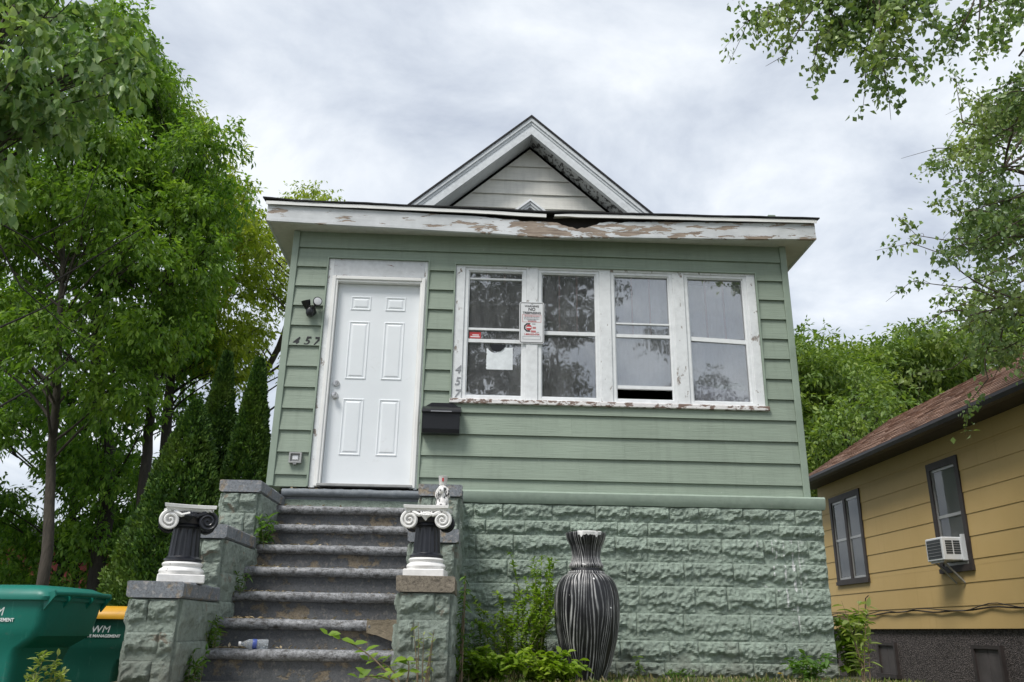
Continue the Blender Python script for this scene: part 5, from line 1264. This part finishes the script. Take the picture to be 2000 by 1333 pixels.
for pth, Yd, nt_, lv in (([(1900, -60), (1760, -40), (1600, -10), (1480, 20)], -2.2, 26, 46), ([(1850, -80), (1720, 0), (1660, 60), (1610, 100)], -2.0, 24, 46), ([(1820, -50), (1760, 20), (1720, 90), (1700, 150)], -2.4, 20, 44),
                         ([(1700, -50), (1560, -10), (1490, 30), (1450, 45)], -1.8, 20, 40), ([(1700, -10), (1740, 80), (1780, 120)], -2.1, 12, 36), ([(1620, 20), (1640, 60), (1560, 60)], -2.0, 14, 36),
                         ([(2060, -60), (1960, -10), (1900, 30), (1850, 55)], -2.1, 16, 34), ([(2080, -20), (1990, 20), (1950, 60)], -1.6, 16, 36)):
    spray(pth, Yd, .012, nt_, lv, .30, .42)
# single drooping tips
for pth, Yd in (([(1690, 100), (1690, 170), (1685, 215)], -2.0), ([(1720, 100), (1735, 180), (1740, 235)], -2.2), ([(1560, 60), (1530, 110), (1495, 130)], -2.0), ([(1600, 70), (1590, 120), (1600, 145)], -2.0), ([(1880, 50), (1862, 90), (1858, 105)], -2.0), ([(1910, 60), (1910, 100)], -2.0)):
    spray(pth, Yd, .006, 4, 13, .10, .16)
for k in range(44):
    y_ = random.uniform(110, 760); left = np.interp(y_, [110, 200, 250, 300, 380, 450, 520, 600, 680, 760], [1990, 1900, 1870, 1830, 1850, 1880, 1830, 1840, 1850, 1930])+random.uniform(-10, 60)
    x0 = max(left+90, 2040); pth = [(x0, y_-30-random.uniform(0, 50)), ((x0+left)/2, y_-30), (left, y_+random.uniform(-10, 25))]
    spray(pth, random.uniform(-1.4, .9), .010, 9, 27, .36, .38, .055)
for pth, Yd in (([(1850, 470), (1790, 460), (1750, 420)], -.4), ([(1850, 500), (1780, 475), (1710, 490)], -.4), ([(1900, 290), (1830, 290), (1760, 310)], -.6), ([(1880, 240), (1870, 180), (1865, 150)], -.6), ([(1860, 560), (1780, 550), (1730, 590)], -.2), ([(1840, 610), (1800, 640), (1770, 660)], -.2), ([(1860, 720), (1800, 730), (1790, 800)], 0), ([(1930, 740), (1890, 790), (1885, 850)], 0), ([(1960, 700), (1930, 760)], 0)):
    spray(pth, Yd, .006, 4, 14, .10, .14)
o = om.build('trunk', 'twig', OT, smooth=True)
C = np.concatenate(LC); D_ = np.concatenate(LD); n = len(C); Nn = unit(n)*.8; Nn[:, 2] += .5; L = .062*(.6+.7*rng.random(n))
link('crown', leaf_mesh('crown', C, D_, Nn, L, L*.72, .2, 'leaf_over'), None, OT)
# --- arborvitaes
def arbor(label, apex_px, Yd, rad, zb):
    ap = at(*apex_px, Yd); Hh = ap.z-zb; T = thing('arborvitae', label, 'tree', (ap.x, Yd, zb), 'arborvitaes left of the green house')
    MB().tube([(ap.x, Yd, zb-.05), (ap.x+.02, Yd, zb+Hh*.5), (ap.x, Yd, zb+Hh*.95)], [.07, .045, .008], 8).build('trunk', 'bark_dark', T)
    n = 62000; t = rng.random(n)**.75; t = 1-t  # more at the base
    z = zb+.05+t*(Hh-.05); a = rng.random(n)*2*math.pi
    prof = rad*(1-t)**.86*(1-.25*np.exp(-(t/.06)**2))
    lump = np.array([noise.noise((math.cos(q)*2.2, math.sin(q)*2.2, zz*2.6)) for q, zz in zip(a, z)])
    lump2 = np.array([noise.noise((math.cos(q)*5+3, math.sin(q)*5, zz*6.5)) for q, zz in zip(a, z)])
    r = prof*(1+.16*lump+.18*lump2)*(1-.30*rng.random(n)**2)+.02
    C = np.stack([ap.x+r*np.cos(a), Yd+r*np.sin(a), z], 1)
    outw = np.stack([np.cos(a), np.sin(a), np.zeros(n)], 1)
    D_ = outw*.55+rng.normal(size=(n, 3))*.38; D_[:, 2] += .75
    Nn = np.stack([-np.sin(a), np.cos(a), np.zeros(n)], 1)+rng.normal(size=(n, 3))*.7
    L = .052*(.6+.8*rng.random(n)); link('crown', leaf_mesh('crown', C, D_, Nn, L, L*.5, .1, 'leaf_cedar'), None, T)
arbor('front arborvitae with the broad base spreading behind the left pedestal', (385, 785), 2.3, 1.0, -2.05)
arbor('tallest arborvitae, in the middle of the three', (445, 690), 3.4, .62, -2.05)
arbor('arborvitae nearest the house corner', (508, 702), 3.0, .58, -2.05)
# --- trees across the street, seen mirrored in the windows
G3 = 'street trees across the road'
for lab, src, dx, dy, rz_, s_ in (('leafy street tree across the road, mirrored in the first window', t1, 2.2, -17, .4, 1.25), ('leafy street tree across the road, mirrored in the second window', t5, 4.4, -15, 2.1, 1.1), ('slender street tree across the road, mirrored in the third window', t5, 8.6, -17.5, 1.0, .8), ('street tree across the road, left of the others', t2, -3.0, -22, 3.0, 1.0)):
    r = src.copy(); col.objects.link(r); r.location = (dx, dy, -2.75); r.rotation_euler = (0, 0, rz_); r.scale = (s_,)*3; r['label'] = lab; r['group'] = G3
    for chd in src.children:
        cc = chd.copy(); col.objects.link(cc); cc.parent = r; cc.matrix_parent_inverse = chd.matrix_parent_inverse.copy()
        if chd.name.startswith('crown'): cc.material_slots[0].link = 'OBJECT'; cc.material_slots[0].material = M['leaf_mirror_dim']  # mirrored crowns get the greyed leaf colour so they reflect dim

# ================================================================== WEEDS AND GRASS
def weed(label, base, h, stems, leaf, mat, spread=.25, per=26, stem_mat='stem', name='weed', lw=.45, up=.1, group='weeds round the steps and foundation', lean=(0, 0), cat='weed'):
    T = thing(name, label, cat, base, group); mb = MB(); LC_, LD_ = [], []
    for s_ in range(stems):
        a = random.random()*6.28; sp = spread*random.uniform(.2, 1); hh = h*random.uniform(.6, 1.05)
        b0 = Vector(base)+Vector((random.uniform(-.04, .04), random.uniform(-.04, .04), -.03))
        e_ = b0+Vector((sp*math.cos(a)+lean[0]*hh, sp*math.sin(a)*.7+lean[1]*hh, hh)); m_ = (b0+e_)/2+Vector((-.15*sp*math.cos(a), -.15*sp*math.sin(a), .12*hh))
        path = [b0*(1-u)**2+m_*2*u*(1-u)+e_*u*u for u in np.linspace(0, 1, 7)]
        mb.tube(path, [.006*(h+.3), .0055*(h+.3), .005*(h+.3), .004*(h+.3), .003*(h+.3), .002*(h+.3), .001], 5, False)
        pa = np.array([list(p_) for p_ in path]); k = per; u = (.12+.88*rng.random(k)**.8)*5.99; ii = u.astype(int); fr = (u-ii)[:, None]
        LC_.append(pa[ii]*(1-fr)+pa[ii+1]*fr); d = rng.normal(size=(k, 3)); d[:, 2] = d[:, 2]*.45+up; LD_.append(d)
    mb.build('stem', stem_mat, T, smooth=True)
    C = np.concatenate(LC_); D_ = np.concatenate(LD_); n = len(C); Nn = unit(n)*.4; Nn[:, 2] += 1
    L = leaf*(.55+.75*rng.random(n)); link('leaves', leaf_mesh('leaves', C, D_, Nn, L, L*lw, .18, mat, True), None, T); return T
def gb(px, py, Yd): q_ = at(px, py, Yd); return (q_.x, Yd, ground_z(q_.x, Yd))
weed('tall bright bushy weed just left of the black vase', gb(1045, 1300, -.55), .98, 19, .046, 'leaf_weed', .34, 95, 'stem', lw=.40, up=.45)
weed('second bushy weed crowding behind the tall one by the vase', gb(1010, 1300, -.8), .70, 18, .050, 'leaf_weed', .42, 70, lw=.42, up=.4)
weed('low broad-leaved weed mound beside the right step wall', gb(945, 1330, -1.35), .27, 26, .065, 'leaf_weed', .42, 26, lw=.7, up=.1)
weed('broad-leaved weed mound at the foot of the vase', gb(1060, 1330, -1.25), .24, 24, .065, 'leaf_weed', .40, 26, lw=.7, up=.1)
weed('thin upright weed against the right step wall', gb(895, 1300, -1.2), .52, 5, .06, 'leaf_weed_dark', .10, 26, lw=.36, up=.5)
weed('thin upright weed left of the tall bushy one', gb(935, 1300, -.9), .55, 5, .06, 'leaf_weed_dark', .12, 26, lw=.36, up=.5)
weed('weed with yellowish stalks on the vase side of the mound', gb(1110, 1330, -1.3), .20, 10, .07, 'leaf_weed', .18, 14, lw=.7)
weed('leafy weed growing from the crack beside the upper steps', (.215, -.86, -.03-3*RI+.0), .26, 7, .085, 'leaf_weed_dark', .10, 12, lw=.36, up=.4)
weed('small weed in the corner of the middle steps', (.21, -1.39, -.03-5*RI), .17, 5, .05, 'leaf_weed_dark', .06, 14, lw=.36, up=.4)
weed('scraggly weed in the corner of the lower steps', (.21, -1.90, -.03-7*RI), .24, 8, .06, 'leaf_weed_dark', .10, 16, lw=.36, up=.3)
weed('scraggly weed at the foot of the left step wall', (.24, -2.24, -1.6), .24, 8, .055, 'leaf_weed_dark', .10, 16, lw=.36, up=.3)
weed('thin vine clinging up the right step wall', (1.87, -1.72, -1.62), .85, 5, .06, 'leaf_weed_dark', .05, 26, 'stem_red', lw=.4, up=-.3)
weed('dry twiggy weed on the front of the right step wall', (1.68, -2.64, -1.65), .48, 6, .04, 'leaf_pale', .16, 9, 'stem_red', lw=.35, up=.2)
weed('sapling with pale arching leaves at the corner of the green house', gb(1690, 1300, -.5), .72, 6, .10, 'leaf_pale', .20, 18, 'stem_red', lw=.42, up=.35)
weed('dark green vine bush between the two houses', gb(1665, 1300, .3), .62, 14, .11, 'leaf_weed', .26, 22, lw=.55, up=.0)
weed('low green weed under the right end of the foundation', gb(1580, 1330, -.6), .24, 12, .07, 'leaf_weed_dark', .22, 20, lw=.5)
weed('wispy pale weed between the step wall and the tall bushy weed', gb(975, 1300, -.4), .72, 9, .045, 'leaf_weed', .30, 60, lw=.4, up=.45)
weed('low weed tuft by the foundation right of the vase', gb(1330, 1330, -.5), .12, 8, .045, 'leaf_weed_dark', .12, 12, lw=.4)
weed('tiny weed near the vase on its right', gb(1248, 1330, -.5), .22, 3, .05, 'leaf_weed', .05, 10, lw=.5)
for i, (px, lab) in enumerate(((45, 'yellowish weed in front of the green bin at the left edge'), (75, 'taller yellowish weed in front of the green bin'), (112, 'yellowish weed before the right part of the green bin'))):
    b_ = at(px, 1333, -2.6); weed(lab, (b_.x, -2.6, ground_z(b_.x, -2.6)), b_.z-ground_z(b_.x, -2.6)+(.10, .20, .11)[i], 4, .055, 'leaf_pale', .06, 26, 'stem', lw=.42, up=.5)
# broad-leaved seedling arching over the steps
def twig_plant(label, base, tips, leaf, mat):
    T = thing('sapling', label, 'sapling', base, 'weeds round the steps and foundation'); mb = MB(); C, D_ = [], []
    for tp in tips:
        a, b = Vector(base), Vector(tp); m_ = (a+b)/2+Vector((.05, 0, .10)); path = [a*(1-u)**2+m_*2*u*(1-u)+b*u*u for u in np.linspace(0, 1, 8)]
        mb.tube(path, [.006, .0055, .005, .0045, .004, .003, .0025, .0015], 6, False)
        for i, p_ in enumerate(path[3:]):
            for s_ in (-1, 1):
                if random.random() < .85: C.append(tuple(p_)); D_.append((random.uniform(-.6, .6)+s_*.7, random.uniform(-.5, .2), random.uniform(-.2, .8)))
    mb.build('stem', 'stem_red', T, smooth=True); n = len(C); Nn = unit(n)*.3; Nn[:, 2] += .8; Nn[:, 1] -= .5
    L = leaf*(.6+.6*rng.random(n)); link('leaves', leaf_mesh('leaves', np.array(C), np.array(D_), Nn, L, L*.55, .12, mat, True), None, T)
s0 = at(790, 1333, -2.75)
twig_plant('young sapling arching over the lowest steps with broad leaves', (s0.x, -2.75, ground_z(s0.x, -2.75)), [at(640, 1240, -2.75), at(720, 1290, -2.7), at(700, 1325, -2.9), at(790, 1285, -2.75)], .085, 'leaf_weed')
# dandelion
dq = at(1523, 1316, -.75); DT = thing('dandelion', 'single yellow dandelion flower low before the foundation', 'flower', (dq.x, -.75, -1.62))
MB().tube([(dq.x, -.75, -1.63), (dq.x+.006, -.75, dq.z-.006)], .003, 6).build('stem', 'stem', DT)
dm = MB()
for k in range(40):
    a = k*2.4; r = .022*math.sqrt((k+1)/40); dm.add([(dq.x, -.75, dq.z-.004), (dq.x+r*math.cos(a)-.004*math.sin(a), -.75+r*math.sin(a), dq.z+.008-.2*r), (dq.x+r*math.cos(a)+.004*math.sin(a), -.75+r*math.sin(a), dq.z+.008-.2*r), (dq.x+1.15*r*math.cos(a), -.75+1.15*r*math.sin(a), dq.z+.004)], [(0, 1, 3), (0, 3, 2)])
dm.build('petals', 'dandelion', DT)
# grass and litter
def grass(n, x0, x1, y0, y1, h, name, mat, dens=None):
    C = []; 
    while len(C) < n:
        x, y = random.uniform(x0, x1), random.uniform(y0, y1)
        if (.0 < x < 1.62 and y > -2.8) or (x > -.2 and x < 5.3 and y > -.12) or (-.2 < x < 1.9 and y > -2.62): continue
        if noise.noise((x*1.7, y*1.7, 2)) < -.25+random.uniform(-.3, .3): continue
        C.append((x, y, ground_z(x, y)-.01))
    C = np.array(C); D_ = rng.normal(size=(n, 3))*.45; D_[:, 2] = 1; L = h*(.4+.9*rng.random(n)**1.5); Nn = rng.normal(size=(n, 3)); Nn[:, 2] *= .2
    return struct(link(name, leaf_mesh(name, C, D_, Nn, L, .012+.006*rng.random(n), .1, mat), None), 'stuff')
o = grass(4200, 1.9, 7, -2.2, -.1, .055, 'grass', 'grass'); o['label'] = 'short weedy grass with dry blades along the foundation'; o['category'] = 'grass'
o = grass(9000, -4, 9, -7.2, -3.1, .05, 'grass', 'grass'); o['label'] = 'short grass on the bank in front of the steps'; o['category'] = 'grass'
C = []; 
for k in range(8):
    for _ in range(70): C.append((SX0+abs(random.gauss(0, .18))+.02, SY-k*TR+random.uniform(.03, .24), -.03-k*RI+.001))
    for _ in range(30): C.append((random.uniform(SX0, SX1), SY-k*TR+random.uniform(.05, .24), -.03-k*RI+.001))
C = np.array(C); n = len(C); D_ = rng.normal(size=(n, 3)); D_[:, 2] = np.abs(D_[:, 2])*.25; Nn = unit(n)*.5; Nn[:, 2] += 1; L = .02+.03*rng.random(n)
o = link('leaf_litter', leaf_mesh('leaf_litter', C, D_, Nn, L, L*.5, .2, 'litter'), None); struct(o, 'stuff'); o['label'] = 'dry crumbs and leaf litter lying on the steps'; o['category'] = 'litter'
